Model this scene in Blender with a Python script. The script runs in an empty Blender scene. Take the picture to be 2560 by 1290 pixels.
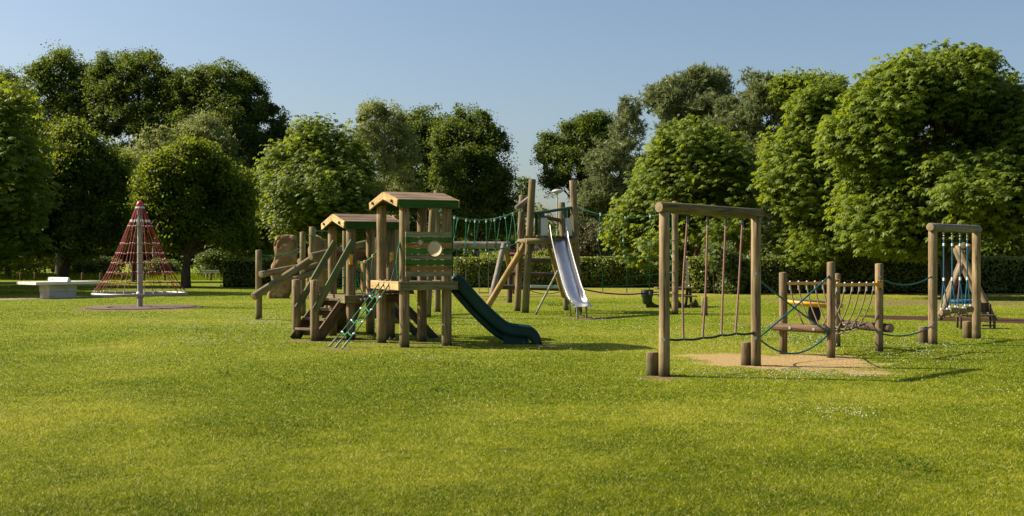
import bpy, math, random
import numpy as np
from mathutils import Vector as V, Matrix, noise as mnoise

scene = bpy.context.scene
COL = scene.collection

# ------------------------------------------------------------------ camera, light, exposure
FPX, CX, CY, EYE = 2844.4, 1280.0, 645.0, 1.6
cam_data = bpy.data.cameras.new("camera")
cam = bpy.data.objects.new("camera", cam_data)
COL.objects.link(cam)
cam.location = (0, 0, EYE)
cam.rotation_euler = (math.radians(90), 0, 0)
cam_data.sensor_width = 36.0
cam_data.lens = 40.0
cam_data.clip_start = 0.1
cam_data.clip_end = 3000
scene.camera = cam

SUN_EL = math.radians(36.5)
SUN_DIR = V((-0.98 * math.cos(SUN_EL), 0.20 * math.cos(SUN_EL), math.sin(SUN_EL))).normalized()   # towards the sun
world = bpy.data.worlds.new("World")
scene.world = world
world.use_nodes = True
wn = world.node_tree.nodes
wl = world.node_tree.links
sky = wn.new("ShaderNodeTexSky")
sky.sky_type = 'NISHITA'
sky.sun_disc = False
sky.sun_elevation = SUN_EL
sky.sun_rotation = math.atan2(SUN_DIR.x, SUN_DIR.y)
sky.altitude = 0
sky.air_density = 1.0
sky.dust_density = 2.0
sky.ozone_density = 2.0
bg = wn["Background"]
bg.inputs["Strength"].default_value = 0.071
wl.new(sky.outputs["Color"], bg.inputs["Color"])

sun_data = bpy.data.lights.new("sun", 'SUN')
sun_data.energy = 5.0
sun_data.angle = math.radians(0.5)
sun_data.color = (1.0, 0.90, 0.74)
sun = bpy.data.objects.new("sun", sun_data)
COL.objects.link(sun)
sun.rotation_euler = SUN_DIR.to_track_quat('Z', 'Y').to_euler()
sun.location = (-60, 30, 60)

scene.view_settings.view_transform = 'Standard'
scene.view_settings.look = 'None'
scene.view_settings.exposure = 0.92
scene.view_settings.gamma = 1.0
scene.cycles.max_bounces = 8
scene.cycles.diffuse_bounces = 3
scene.cycles.glossy_bounces = 3
scene.cycles.transmission_bounces = 5
scene.cycles.transparent_max_bounces = 8
scene.cycles.caustics_reflective = False
scene.cycles.caustics_refractive = False

# ------------------------------------------------------------------ helpers
UP = V((0, 0, 1))
W = {}

def G(px, py):
    "point of the flat ground seen at a pixel of the 2560 px photograph"
    Z = FPX * EYE / (py - CY)
    return V(((px - CX) * Z / FPX, Z, 0))

def P(px, py, Z):
    "point at depth Z"
    return V(((px - CX) * Z / FPX, Z, EYE + (CY - py) * Z / FPX))

def link(o, parent=None, world_m=None):
    COL.objects.link(o)
    m = world_m if world_m is not None else Matrix.Identity(4)
    W[o.name] = m
    if parent is not None:
        o.parent = parent
        o.matrix_parent_inverse = W[parent.name].inverted()
    o.matrix_basis = m
    return o

def tag(o, label=None, cat=None, group=None, kind=None):
    if label: o["label"] = label
    if cat: o["category"] = cat
    if group: o["group"] = group
    if kind: o["kind"] = kind
    return o

def thing(name, loc, label, cat, group=None):
    o = bpy.data.objects.new(name, None)
    o.empty_display_size = 0.2
    link(o, None, Matrix.Translation(V((loc[0], loc[1], 0 if len(loc) < 3 else loc[2]))))
    return tag(o, label, cat, group)

class MB:
    def __init__(s):
        s.v, s.f, s.mi, s.sm = [], [], [], []
    def add(s, vs, fs, mi=0, smooth=False):
        b = len(s.v)
        s.v.extend([tuple(x) for x in vs])
        for f in fs:
            s.f.append(tuple(i + b for i in f)); s.mi.append(mi); s.sm.append(smooth)
    def tube(s, pts, r, sides=7, caps=True, mi=0, cap_mi=None, smooth=True):
        pts = [V(p) for p in pts]
        n = len(pts)
        rs = [r] * n if not isinstance(r, (list, tuple)) else r
        t0 = (pts[1] - pts[0]).normalized()
        a = t0.orthogonal().normalized()
        rings = []
        for i in range(n):
            t = (pts[min(i + 1, n - 1)] - pts[max(i - 1, 0)]).normalized()
            a = (a - t * a.dot(t)).normalized()
            b = t.cross(a)
            rings.append([pts[i] + (a * math.cos(2 * math.pi * k / sides) + b * math.sin(2 * math.pi * k / sides)) * rs[i] for k in range(sides)])
        vs = [p for R in rings for p in R]
        fs = [(i * sides + k, i * sides + (k + 1) % sides, (i + 1) * sides + (k + 1) % sides, (i + 1) * sides + k) for i in range(n - 1) for k in range(sides)]
        s.add(vs, fs, mi, smooth)
        if caps:
            c = mi if cap_mi is None else cap_mi
            s.add(rings[0], [tuple(range(sides))[::-1]], c)
            s.add(rings[-1], [tuple(range(sides))], c)
        return s
    def box(s, c, size, ax=None, mi=0):
        c = V(c)
        X, Y, Z = (V((1, 0, 0)), V((0, 1, 0)), UP) if ax is None else [V(q) for q in ax]
        h = [q * 0.5 for q in size]
        vs = [c + X * (h[0] * i) + Y * (h[1] * j) + Z * (h[2] * k) for i in (-1, 1) for j in (-1, 1) for k in (-1, 1)]
        s.add(vs, [(0, 1, 3, 2), (4, 6, 7, 5), (0, 4, 5, 1), (2, 3, 7, 6), (0, 2, 6, 4), (1, 5, 7, 3)], mi)
        return s
    def prism(s, poly, d, mi=0):
        "polygon (list of points) extruded along vector d"
        n = len(poly); d = V(d)
        a = [V(p) for p in poly]; b = [p + d for p in a]
        s.add(a + b, [tuple(range(n))[::-1], tuple(range(n, 2 * n))] + [(i, (i + 1) % n, n + (i + 1) % n, n + i) for i in range(n)], mi)
        return s
    def ball(s, c, r, nu=8, nv=5, mi=0, scale=(1, 1, 1)):
        c = V(c); vs = []
        for j in range(nv + 1):
            th = math.pi * j / nv
            for i in range(nu):
                ph = 2 * math.pi * i / nu
                vs.append(c + V((math.sin(th) * math.cos(ph) * r * scale[0], math.sin(th) * math.sin(ph) * r * scale[1], math.cos(th) * r * scale[2])))
        fs = [(j * nu + i, (j + 1) * nu + i, (j + 1) * nu + (i + 1) % nu, j * nu + (i + 1) % nu) for j in range(nv) for i in range(nu)]
        s.add(vs, fs, mi, True)
        return s
    def lathe(s, c, prof, n=20, mi=0, ax=None):
        "profile [(r, z)] turned about an axis through c"
        c = V(c); X, Y, Z = (V((1, 0, 0)), V((0, 1, 0)), UP) if ax is None else ax
        vs = [c + (X * math.cos(2 * math.pi * k / n) + Y * math.sin(2 * math.pi * k / n)) * r + Z * z for r, z in prof for k in range(n)]
        m = len(prof)
        fs = [(i * n + k, i * n + (k + 1) % n, (i + 1) * n + (k + 1) % n, (i + 1) * n + k) for i in range(m - 1) for k in range(n)]
        s.add(vs, fs, mi, True)
        return s
    def sheet(s, rows, mi=0, smooth=True):
        n = len(rows[0])
        s.add([p for r in rows for p in r], [(i * n + k, i * n + k + 1, (i + 1) * n + k + 1, (i + 1) * n + k) for i in range(len(rows) - 1) for k in range(n - 1)], mi, smooth)
        return s
    def build_split(s, name, mat, parent=None):
        "every loose piece becomes an object of its own"
        key = {}; par = []
        def find(i):
            while par[i] != i: par[i] = par[par[i]]; i = par[i]
            return i
        vid = []
        for p in s.v:
            k = (round(p[0], 5), round(p[1], 5), round(p[2], 5))
            if k not in key: key[k] = len(par); par.append(len(par))
            vid.append(key[k])
        for f in s.f:
            for i in f[1:]: par[find(vid[i])] = find(vid[f[0]])
        grp = {}
        for n_, f in enumerate(s.f): grp.setdefault(find(vid[f[0]]), []).append(n_)
        for fs in grp.values():
            m = MB(); mp = {}
            for n_ in fs:
                for i in s.f[n_]:
                    if i not in mp: mp[i] = len(m.v); m.v.append(s.v[i])
                m.f.append(tuple(mp[i] for i in s.f[n_])); m.mi.append(s.mi[n_]); m.sm.append(s.sm[n_])
            m.build(name, mat, parent)
    def build(s, name, mat, parent=None, bevel=0, solid=0, world_m=None):
        me = bpy.data.meshes.new(name)
        vs = s.v
        if world_m is not None:
            inv = world_m.inverted(); vs = [tuple(inv @ V(p)) for p in vs]
        me.from_pydata(vs, [], s.f)
        for m in (mat if isinstance(mat, (list, tuple)) else [mat]):
            me.materials.append(m)
        me.polygons.foreach_set("material_index", s.mi)
        me.polygons.foreach_set("use_smooth", s.sm)
        me.update()
        o = bpy.data.objects.new(name, me)
        link(o, parent, world_m)
        if solid:
            md = o.modifiers.new("thickness", 'SOLIDIFY'); md.thickness = solid; md.offset = 0
        if bevel:
            md = o.modifiers.new("edge", 'BEVEL'); md.width = bevel; md.segments = 1; md.limit_method = 'ANGLE'
        return o

def axis_matrix(p0, p1, roll=None):
    p0, p1 = V(p0), V(p1)
    z = (p1 - p0).normalized()
    x = V(roll) if roll is not None else z.orthogonal()
    x = (x - z * x.dot(z)).normalized()
    y = z.cross(x)
    m = Matrix((x, y, z)).transposed().to_4x4()
    m.translation = p0
    return m

LOGRNG = random.Random(5)
def log(name, p0, p1, r, mat, parent, r1=None, sides=18):
    "round timber with slightly uneven girth and softened ends; local z runs along the grain"
    p0, p1 = V(p0), V(p1)
    m = axis_matrix(p0, p1)
    L = (p1 - p0).length
    r1 = r if r1 is None else r1
    n = max(4, int(L / 0.35))
    mb = MB()
    ch = min(0.012, r * 0.15)
    zs = [0, ch] + [ch + (L - 2 * ch) * i / n for i in range(1, n)] + [L - ch, L]
    so = LOGRNG.random() * 50
    rings = []
    for i, z in enumerate(zs):
        rr = r + (r1 - r) * z / L
        if i in (0, len(zs) - 1): rr -= ch
        row = []
        for k in range(sides):
            a = 2 * math.pi * k / sides
            w = 1 + 0.035 * mnoise.noise(V((math.cos(a) * 0.8, math.sin(a) * 0.8, z * 1.2 + so)))
            row.append(V((math.cos(a) * rr * w, math.sin(a) * rr * w, z)))
        rings.append(row)
    N = len(zs)
    mb.add([p for R in rings for p in R], [(i * sides + k, i * sides + (k + 1) % sides, (i + 1) * sides + (k + 1) % sides, (i + 1) * sides + k) for i in range(N - 1) for k in range(sides)], 0, True)
    for R, rev, zc in ((rings[0], True, -0.006), (rings[-1], False, L + 0.006)):
        c = V((0, 0, zc))
        mb.add(R + [c], [((k + 1) % sides, k, sides) if rev else (k, (k + 1) % sides, sides) for k in range(sides)], 1)
    me_m = m
    o = MB.build(mb, name, mat, parent)
    # vertices are already local: move the object
    W[o.name] = me_m
    o.matrix_basis = me_m
    return o

def board(name, p0, p1, width, thick, wdir, mat, parent, bevel=0.004):
    "sawn board: local z along the grain, width along wdir"
    p0, p1 = V(p0), V(p1)
    m = axis_matrix(p0, p1, wdir)
    L = (p1 - p0).length
    mb = MB().box((0, 0, L / 2), (width, thick, L))
    o = mb.build(name, mat, parent, bevel=bevel)
    W[o.name] = m
    o.matrix_basis = m
    return o

def sagline(p0, p1, sag, n=12):
    p0, p1 = V(p0), V(p1)
    return [p0.lerp(p1, i / n) - UP * sag * 4 * (i / n) * (1 - i / n) for i in range(n + 1)]

def bez(p0, p1, p2, p3, n=12):
    p0, p1, p2, p3 = V(p0), V(p1), V(p2), V(p3)
    out = []
    for i in range(n + 1):
        t = i / n; u = 1 - t
        out.append(p0 * u**3 + p1 * 3 * u * u * t + p2 * 3 * u * t * t + p3 * t**3)
    return out

def through(pts, n=6):
    "smooth line through points"
    pts = [V(p) for p in pts]
    out = []
    for i in range(len(pts) - 1):
        a = pts[max(i - 1, 0)]; b = pts[i]; c = pts[i + 1]; d = pts[min(i + 2, len(pts) - 1)]
        for k in range(n):
            t = k / n
            out.append(0.5 * ((2 * b) + (c - a) * t + (2 * a - 5 * b + 4 * c - d) * t * t + (3 * b - a - 3 * c + d) * t**3))
    out.append(pts[-1])
    return out

# ------------------------------------------------------------------ materials
def new_mat(name):
    m = bpy.data.materials.new(name); m.use_nodes = True
    nt = m.node_tree
    return m, nt, nt.nodes, nt.links, nt.nodes["Principled BSDF"]

def ramp(n, stops):
    r = n.new("ShaderNodeValToRGB")
    el = r.color_ramp.elements
    while len(el) < len(stops): el.new(0.5)
    for e, (p, c) in zip(el, stops):
        e.position = p; e.color = (*c, 1) if len(c) == 3 else c
    return r

def noise_node(n, l, vec, scale, detail=4, rough=0.55, dist=0):
    t = n.new("ShaderNodeTexNoise")
    t.inputs["Scale"].default_value = scale
    t.inputs["Detail"].default_value = detail
    t.inputs["Roughness"].default_value = rough
    t.inputs["Distortion"].default_value = dist
    if vec is not None: l.new(vec, t.inputs["Vector"])
    return t

def mix_col(n, l, fac, a, b, mode='MIX'):
    m = n.new("ShaderNodeMix"); m.data_type = 'RGBA'; m.blend_type = mode
    for idx, x in ((0, fac), (6, a), (7, b)):
        if hasattr(x, "is_linked") or hasattr(x, "links"): l.new(x, m.inputs[idx])
        elif idx == 0: m.inputs[0].default_value = x
        else: m.inputs[idx].default_value = (*x, 1)
    return m.outputs[2]

def math_node(n, l, op, a, b=None, clamp=False):
    m = n.new("ShaderNodeMath"); m.operation = op; m.use_clamp = clamp
    for i, x in enumerate((a, b)):
        if x is None: continue
        if hasattr(x, "links"): l.new(x, m.inputs[i])
        else: m.inputs[i].default_value = x
    return m.outputs[0]

def wood(name, light, mid, dark, green=None, greenamt=0.0, rough=0.8, var=0.5, low_moss=0.5, grain=1.0):
    m, nt, n, l, b = new_mat(name)
    tc = n.new("ShaderNodeTexCoord")
    info = n.new("ShaderNodeObjectInfo")
    off = n.new("ShaderNodeVectorMath"); off.operation = 'ADD'
    l.new(tc.outputs["Object"], off.inputs[0])
    cmb = n.new("ShaderNodeCombineXYZ")
    r50 = math_node(n, l, 'MULTIPLY', info.outputs["Random"], 37.0)
    for i in range(3): l.new(r50, cmb.inputs[i])
    l.new(cmb.outputs[0], off.inputs[1])
    mp = n.new("ShaderNodeMapping")
    mp.inputs["Scale"].default_value = (22 * grain, 22 * grain, 1.1)
    l.new(off.outputs[0], mp.inputs["Vector"])
    g = noise_node(n, l, mp.outputs[0], 1.6, 6, 0.62, 0.6)
    cr = ramp(n, [(0.32, dark), (0.5, mid), (0.68, light)])
    l.new(g.outputs["Fac"], cr.inputs["Fac"])
    big = noise_node(n, l, off.outputs[0], 1.7, 4, 0.6)
    bri = n.new("ShaderNodeMapRange")
    bri.inputs["From Min"].default_value = 0.3; bri.inputs["From Max"].default_value = 0.7
    bri.inputs["To Min"].default_value = 0.62; bri.inputs["To Max"].default_value = 1.22
    l.new(big.outputs["Fac"], bri.inputs["Value"])
    hv = n.new("ShaderNodeHueSaturation")
    rv = n.new("ShaderNodeMapRange")
    rv.inputs["To Min"].default_value = 1 - 0.5 * var; rv.inputs["To Max"].default_value = 1 + 0.5 * var
    l.new(info.outputs["Random"], rv.inputs["Value"])
    l.new(math_node(n, l, 'MULTIPLY', bri.outputs[0], rv.outputs[0]), hv.inputs["Value"])
    l.new(cr.outputs["Color"], hv.inputs["Color"])
    col = hv.outputs["Color"]
    # drying cracks: thin dark lines along the grain
    mp2 = n.new("ShaderNodeMapping"); mp2.inputs["Scale"].default_value = (14, 14, 0.55)
    l.new(off.outputs[0], mp2.inputs["Vector"])
    ck = noise_node(n, l, mp2.outputs[0], 1.0, 2, 0.5, 0.2)
    d = math_node(n, l, 'ABSOLUTE', math_node(n, l, 'SUBTRACT', ck.outputs["Fac"], 0.5))
    ckm = n.new("ShaderNodeMapRange")
    ckm.inputs["From Min"].default_value = 0.004; ckm.inputs["From Max"].default_value = 0.014
    ckm.inputs["To Min"].default_value = 0.75; ckm.inputs["To Max"].default_value = 0.0
    l.new(d, ckm.inputs["Value"])
    col = mix_col(n, l, ckm.outputs[0], col, tuple(0.35 * x for x in dark))
    # algae, in clouds and towards the damp foot of things near the ground
    geo = n.new("ShaderNodeNewGeometry")
    sep = n.new("ShaderNodeSeparateXYZ"); l.new(geo.outputs["Position"], sep.inputs[0])
    low = n.new("ShaderNodeMapRange")
    low.inputs["From Min"].default_value = 0.0; low.inputs["From Max"].default_value = 0.75
    low.inputs["To Min"].default_value = low_moss; low.inputs["To Max"].default_value = 0.0
    l.new(sep.outputs["Z"], low.inputs["Value"])
    cl = noise_node(n, l, off.outputs[0], 4.2, 5, 0.65)
    am = math_node(n, l, 'ADD', math_node(n, l, 'ADD', cl.outputs["Fac"], low.outputs[0]), greenamt - 0.78)
    amt = math_node(n, l, 'MULTIPLY', am, 3.2, True)
    amt = math_node(n, l, 'MULTIPLY', amt, 0.75)
    col = mix_col(n, l, amt, col, green or (0.085, 0.09, 0.035))
    # darker where things meet the ground
    ft = n.new("ShaderNodeMapRange")
    ft.inputs["From Min"].default_value = 0.02; ft.inputs["From Max"].default_value = 0.13
    ft.inputs["To Min"].default_value = 0.8; ft.inputs["To Max"].default_value = 0.0
    l.new(sep.outputs["Z"], ft.inputs["Value"])
    col = mix_col(n, l, ft.outputs[0], col, (0.035, 0.026, 0.015))
    l.new(col, b.inputs["Base Color"])
    b.inputs["Roughness"].default_value = rough
    b.inputs["Specular IOR Level"].default_value = 0.25
    bp = n.new("ShaderNodeBump"); bp.inputs["Strength"].default_value = 0.45; bp.inputs["Distance"].default_value = 0.006
    hh = math_node(n, l, 'SUBTRACT', g.outputs["Fac"], ckm.outputs[0])
    l.new(hh, bp.inputs["Height"]); l.new(bp.outputs[0], b.inputs["Normal"])
    return m

def end_grain(name, c1, c2):
    m, nt, n, l, b = new_mat(name)
    tc = n.new("ShaderNodeTexCoord")
    sep = n.new("ShaderNodeSeparateXYZ"); l.new(tc.outputs["Object"], sep.inputs[0])
    cmb = n.new("ShaderNodeCombineXYZ"); l.new(sep.outputs[0], cmb.inputs[0]); l.new(sep.outputs[1], cmb.inputs[1])
    w = n.new("ShaderNodeTexWave"); w.wave_type = 'RINGS'; w.rings_direction = 'SPHERICAL'
    w.inputs["Scale"].default_value = 28; w.inputs["Distortion"].default_value = 2.5; w.inputs["Detail"].default_value = 2
    l.new(cmb.outputs[0], w.inputs["Vector"])
    col = mix_col(n, l, w.outputs["Fac"], c1, c2)
    ns = noise_node(n, l, tc.outputs["Object"], 26, 4)
    col = mix_col(n, l, ns.outputs["Fac"], col, tuple(0.45 * x for x in c1))
    l.new(col, b.inputs["Base Color"]); b.inputs["Roughness"].default_value = 0.85
    return m

def plain(name, c, rough=0.5, metal=0.0, var=0.25, scale=18, bump=0.0, spec=0.5, dirt=None):
    m, nt, n, l, b = new_mat(name)
    tc = n.new("ShaderNodeTexCoord")
    ns = noise_node(n, l, tc.outputs["Object"], scale, 5, 0.6)
    mr = n.new("ShaderNodeMapRange")
    mr.inputs["From Min"].default_value = 0.25; mr.inputs["From Max"].default_value = 0.75
    mr.inputs["To Min"].default_value = 1 - var; mr.inputs["To Max"].default_value = 1 + var
    l.new(ns.outputs["Fac"], mr.inputs["Value"])
    hv = n.new("ShaderNodeHueSaturation"); hv.inputs["Color"].default_value = (*c, 1)
    l.new(mr.outputs[0], hv.inputs["Value"])
    col = hv.outputs["Color"]
    if dirt:
        n2 = noise_node(n, l, tc.outputs["Object"], 3.1, 6, 0.7)
        r = ramp(n, [(0.5, (0, 0, 0)), (0.68, (0.75, 0.75, 0.75))]); l.new(n2.outputs["Fac"], r.inputs["Fac"])
        col = mix_col(n, l, r.outputs["Color"], col, dirt)
    l.new(col, b.inputs["Base Color"])
    b.inputs["Roughness"].default_value = rough; b.inputs["Metallic"].default_value = metal
    b.inputs["Specular IOR Level"].default_value = spec
    if bump:
        bp = n.new("ShaderNodeBump"); bp.inputs["Strength"].default_value = bump; bp.inputs["Distance"].default_value = 0.01
        l.new(ns.outputs["Fac"], bp.inputs["Height"]); l.new(bp.outputs[0], b.inputs["Normal"])
    return m

def rope_mat(name, c, c2=None):
    m, nt, n, l, b = new_mat(name)
    tc = n.new("ShaderNodeTexCoord")
    w = n.new("ShaderNodeTexWave"); w.inputs["Scale"].default_value = 30; w.inputs["Distortion"].default_value = 3
    w.bands_direction = 'DIAGONAL'
    l.new(tc.outputs["Object"], w.inputs["Vector"])
    col = mix_col(n, l, w.outputs["Fac"], c2 or tuple(0.55 * x for x in c), c)
    l.new(col, b.inputs["Base Color"]); b.inputs["Roughness"].default_value = 0.6
    b.inputs["Specular IOR Level"].default_value = 0.3
    bp = n.new("ShaderNodeBump"); bp.inputs["Strength"].default_value = 0.5; bp.inputs["Distance"].default_value = 0.004
    l.new(w.outputs["Fac"], bp.inputs["Height"]); l.new(bp.outputs[0], b.inputs["Normal"])
    return m

def leaf_mat(name, dark, light, trans, tmix=0.4, rough=0.45, spec=0.35):
    m, nt, n, l, b = new_mat(name)
    at = n.new("ShaderNodeAttribute"); at.attribute_name = "tint"
    col = mix_col(n, l, at.outputs["Fac"], dark, light)
    l.new(col, b.inputs["Base Color"])
    b.inputs["Roughness"].default_value = rough
    b.inputs["Specular IOR Level"].default_value = spec
    tr = n.new("ShaderNodeBsdfTranslucent")
    tcol = mix_col(n, l, at.outputs["Fac"], tuple(0.6 * x for x in trans), trans)
    l.new(tcol, tr.inputs["Color"])
    mx = n.new("ShaderNodeMixShader"); mx.inputs[0].default_value = tmix
    l.new(b.outputs[0], mx.inputs[1]); l.new(tr.outputs[0], mx.inputs[2])
    l.new(mx.outputs[0], n["Material Output"].inputs["Surface"])
    return m

M = {}
M['end'] = end_grain("log_end_grain", (0.30, 0.21, 0.115), (0.40, 0.29, 0.165))
M['post'] = wood("weathered_post", (0.37, 0.27, 0.145), (0.245, 0.17, 0.085), (0.11, 0.073, 0.036), var=0.36)
M['olive'] = wood("algae_covered_log", (0.31, 0.24, 0.115), (0.215, 0.165, 0.075), (0.105, 0.08, 0.038), green=(0.12, 0.12, 0.035), greenamt=0.14, var=0.28)
M['mossbeam'] = wood("mossy_beam", (0.24, 0.19, 0.07), (0.16, 0.125, 0.045), (0.06, 0.048, 0.02), green=(0.05, 0.045, 0.014), greenamt=0.26, var=0.1)
M['yellowlog'] = wood("new_yellow_log", (0.46, 0.31, 0.12), (0.37, 0.235, 0.085), (0.23, 0.14, 0.05), var=0.1, low_moss=0.2)
M['greylog'] = wood("grey_weathered_log", (0.33, 0.29, 0.24), (0.23, 0.195, 0.155), (0.12, 0.1, 0.08), var=0.25, greenamt=-0.1)
M['darklog'] = wood("dark_damp_log", (0.15, 0.10, 0.065), (0.09, 0.06, 0.04), (0.04, 0.027, 0.018), var=0.25)
M['board'] = wood("tan_board", (0.62, 0.42, 0.19), (0.52, 0.335, 0.14), (0.36, 0.215, 0.085), var=0.14, low_moss=0.1, greenamt=-0.12)
M['greyboard'] = wood("grey_green_board", (0.31, 0.27, 0.17), (0.225, 0.195, 0.12), (0.13, 0.11, 0.065), green=(0.11, 0.12, 0.04), greenamt=0.08, var=0.15, low_moss=0)
M['orangeboard'] = wood("orange_stained_board", (0.40, 0.22, 0.065), (0.31, 0.16, 0.045), (0.19, 0.10, 0.03), var=0.15, low_moss=0, greenamt=-0.02)
M['greenboard'] = wood("green_stained_board", (0.036, 0.105, 0.014), (0.025, 0.078, 0.010), (0.014, 0.045, 0.006), green=(0.06, 0.09, 0.02), var=0.2, low_moss=0, greenamt=-0.03)
M['panelgreen'] = wood("green_panel_board", (0.055, 0.155, 0.022), (0.04, 0.12, 0.016), (0.022, 0.07, 0.01), green=(0.08, 0.11, 0.02), var=0.2, low_moss=0, greenamt=0.0)
M['palegreen'] = wood("faded_green_board", (0.19, 0.22, 0.10), (0.14, 0.165, 0.07), (0.08, 0.10, 0.04), var=0.12, low_moss=0)
M['roofboard'] = wood("brown_roof_board", (0.29, 0.205, 0.125), (0.20, 0.138, 0.082), (0.10, 0.066, 0.04), var=0.35, low_moss=0)
M['brownboard'] = wood("brown_board", (0.21, 0.135, 0.07), (0.145, 0.092, 0.048), (0.075, 0.047, 0.025), var=0.25, greenamt=0.0)
M['deck'] = wood("deck_board", (0.26, 0.2, 0.13), (0.18, 0.135, 0.085), (0.09, 0.065, 0.04), var=0.2, greenamt=0.05, low_moss=0)
M['fascia'] = wood("mossy_fascia", (0.25, 0.215, 0.10), (0.17, 0.145, 0.065), (0.09, 0.075, 0.035), green=(0.09, 0.09, 0.03), greenamt=0.08, var=0.1, low_moss=0)
M['green_rope'] = rope_mat("green_rope", (0.02, 0.20, 0.105))
M['teal_rope'] = rope_mat("teal_rope", (0.012, 0.13, 0.15))
M['blue_rope'] = rope_mat("blue_rope", (0.014, 0.115, 0.20))
M['red_rope'] = rope_mat("red_rope", (0.42, 0.05, 0.05), (0.24, 0.03, 0.035))
M['pink_rope'] = rope_mat("faded_red_rope", (0.34, 0.17, 0.15), (0.19, 0.085, 0.075))
M['brown_rope'] = rope_mat("brown_rope", (0.27, 0.19, 0.12))
M['dark_rope'] = rope_mat("dark_rope", (0.025, 0.03, 0.028))
M['white_plastic'] = plain("white_plastic", (0.75, 0.75, 0.72), 0.4, var=0.08)
M['yellow_plastic'] = plain("yellow_plastic", (0.65, 0.36, 0.03), 0.4, var=0.12)
M['yellow_rail'] = plain("yellow_painted_rail", (0.62, 0.29, 0.03), 0.45, var=0.15, dirt=(0.36, 0.17, 0.03))
M['yellow_dish'] = plain("yellow_dish", (0.62, 0.30, 0.02), 0.4, var=0.1)
M['galv'] = plain("galvanised_steel", (0.30, 0.30, 0.28), 0.55, 0.7, var=0.18, scale=9)
M['steel'] = plain("polished_steel", (0.64, 0.63, 0.61), 0.30, 1.0, var=0.10, scale=5)
M['steel_dull'] = plain("dull_steel", (0.50, 0.49, 0.47), 0.45, 0.8, var=0.15)
M['chain'] = plain("chain_steel", (0.17, 0.17, 0.16), 0.5, 0.7)
M['bolt'] = plain("bolt_cap", (0.35, 0.40, 0.46), 0.35, 0.5)
M['dark_bolt'] = plain("dark_bolt_cap", (0.03, 0.035, 0.04), 0.4)
M['slide_green'] = plain("dark_green_plastic", (0.004, 0.036, 0.028), 0.5, var=0.25, scale=7, spec=0.3, dirt=(0.012, 0.036, 0.022))
M['red_cap'] = plain("red_cap", (0.52, 0.03, 0.03), 0.35, var=0.1)
M['rubber'] = plain("black_rubber", (0.014, 0.014, 0.014), 0.7)
M['black_liner'] = plain("black_bin_liner", (0.012, 0.013, 0.016), 0.35)
M['bin_green'] = plain("bin_green", (0.004, 0.024, 0.014), 0.5)
M['concrete'] = plain("pale_concrete", (0.52, 0.51, 0.46), 0.85, var=0.16, scale=24, bump=0.2, dirt=(0.33, 0.32, 0.27))
M['white_top'] = plain("white_slab", (0.72, 0.68, 0.60), 0.7, var=0.1, scale=12)
M['dark_metal'] = plain("dark_green_metal", (0.01, 0.06, 0.045), 0.45)
M['brick_wall'] = None
M['lamp_grey'] = plain("lamp_grey", (0.42, 0.42, 0.36), 0.5, var=0.1)
M['sign_white'] = plain("sign_white", (0.62, 0.62, 0.56), 0.6, var=0.2)
M['sign_black'] = plain("sign_black", (0.03, 0.03, 0.03), 0.6)
M['bark'] = wood("tree_bark", (0.12, 0.092, 0.062), (0.075, 0.056, 0.038), (0.03, 0.022, 0.015), var=0.3, rough=0.95, low_moss=0.1, greenamt=0.02)
M['palebark'] = wood("pale_bark", (0.36, 0.31, 0.23), (0.26, 0.215, 0.155), (0.13, 0.10, 0.07), var=0.2, rough=0.9, low_moss=0)
M['pinebark'] = wood("pine_bark", (0.23, 0.13, 0.075), (0.15, 0.08, 0.045), (0.06, 0.035, 0.02), var=0.3, rough=0.95, low_moss=0)
# ------------------------------------------------------------------ ground
rng = np.random.default_rng(11)

def in_poly_dist(x, y, poly):
    "signed distance (negative inside) of points to a polygon, numpy"
    px = np.array([p[0] for p in poly]); py = np.array([p[1] for p in poly])
    inside = np.zeros(x.shape, bool); dmin = np.full(x.shape, 1e9)
    n = len(px)
    for i in range(n):
        x0, y0, x1, y1 = px[i], py[i], px[(i + 1) % n], py[(i + 1) % n]
        c = ((y0 > y) != (y1 > y)) & (x < (x1 - x0) * (y - y0) / (y1 - y0 + 1e-12) + x0)
        inside ^= c
        t = np.clip(((x - x0) * (x1 - x0) + (y - y0) * (y1 - y0)) / ((x1 - x0)**2 + (y1 - y0)**2 + 1e-12), 0, 1)
        dmin = np.minimum(dmin, np.hypot(x - x0 - t * (x1 - x0), y - y0 - t * (y1 - y0)))
    return np.where(inside, -dmin, dmin)

def vnoise(x, y, s, seed):
    "smooth value noise, numpy, about 0..1"
    r = np.random.default_rng(seed).random((64, 64))
    X = x * s + 1000.3; Y = y * s + 1000.7
    i = np.floor(X).astype(int); j = np.floor(Y).astype(int)
    u = X - i; w = Y - j
    u = u * u * (3 - 2 * u); w = w * w * (3 - 2 * w)
    a = r[i % 64, j % 64]; b = r[(i + 1) % 64, j % 64]; c = r[i % 64, (j + 1) % 64]; d = r[(i + 1) % 64, (j + 1) % 64]
    return (a * (1 - u) + b * u) * (1 - w) + (c * (1 - u) + d * u) * w

def fbm(x, y, s, seed):
    return (vnoise(x, y, s, seed) + 0.5 * vnoise(x, y, 2.1 * s, seed + 1) + 0.25 * vnoise(x, y, 4.3 * s, seed + 2)) / 1.75

STRAW = [G(*p) for p in ((1700, 893), (1745, 888), (1830, 887), (1930, 887), (2010, 886), (2085, 892), (2130, 905), (2160, 920), (2195, 934), (2160, 936), (2105, 934), (2030, 930), (1950, 922), (1880, 916), (1800, 913), (1755, 907))]
BARK = [G(*p) for p in ((2120, 791), (2170, 788), (2330, 791), (2560, 797), (2760, 800), (2760, 812), (2560, 809), (2360, 803), (2200, 798))]
MAT = G(352, 770)
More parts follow.
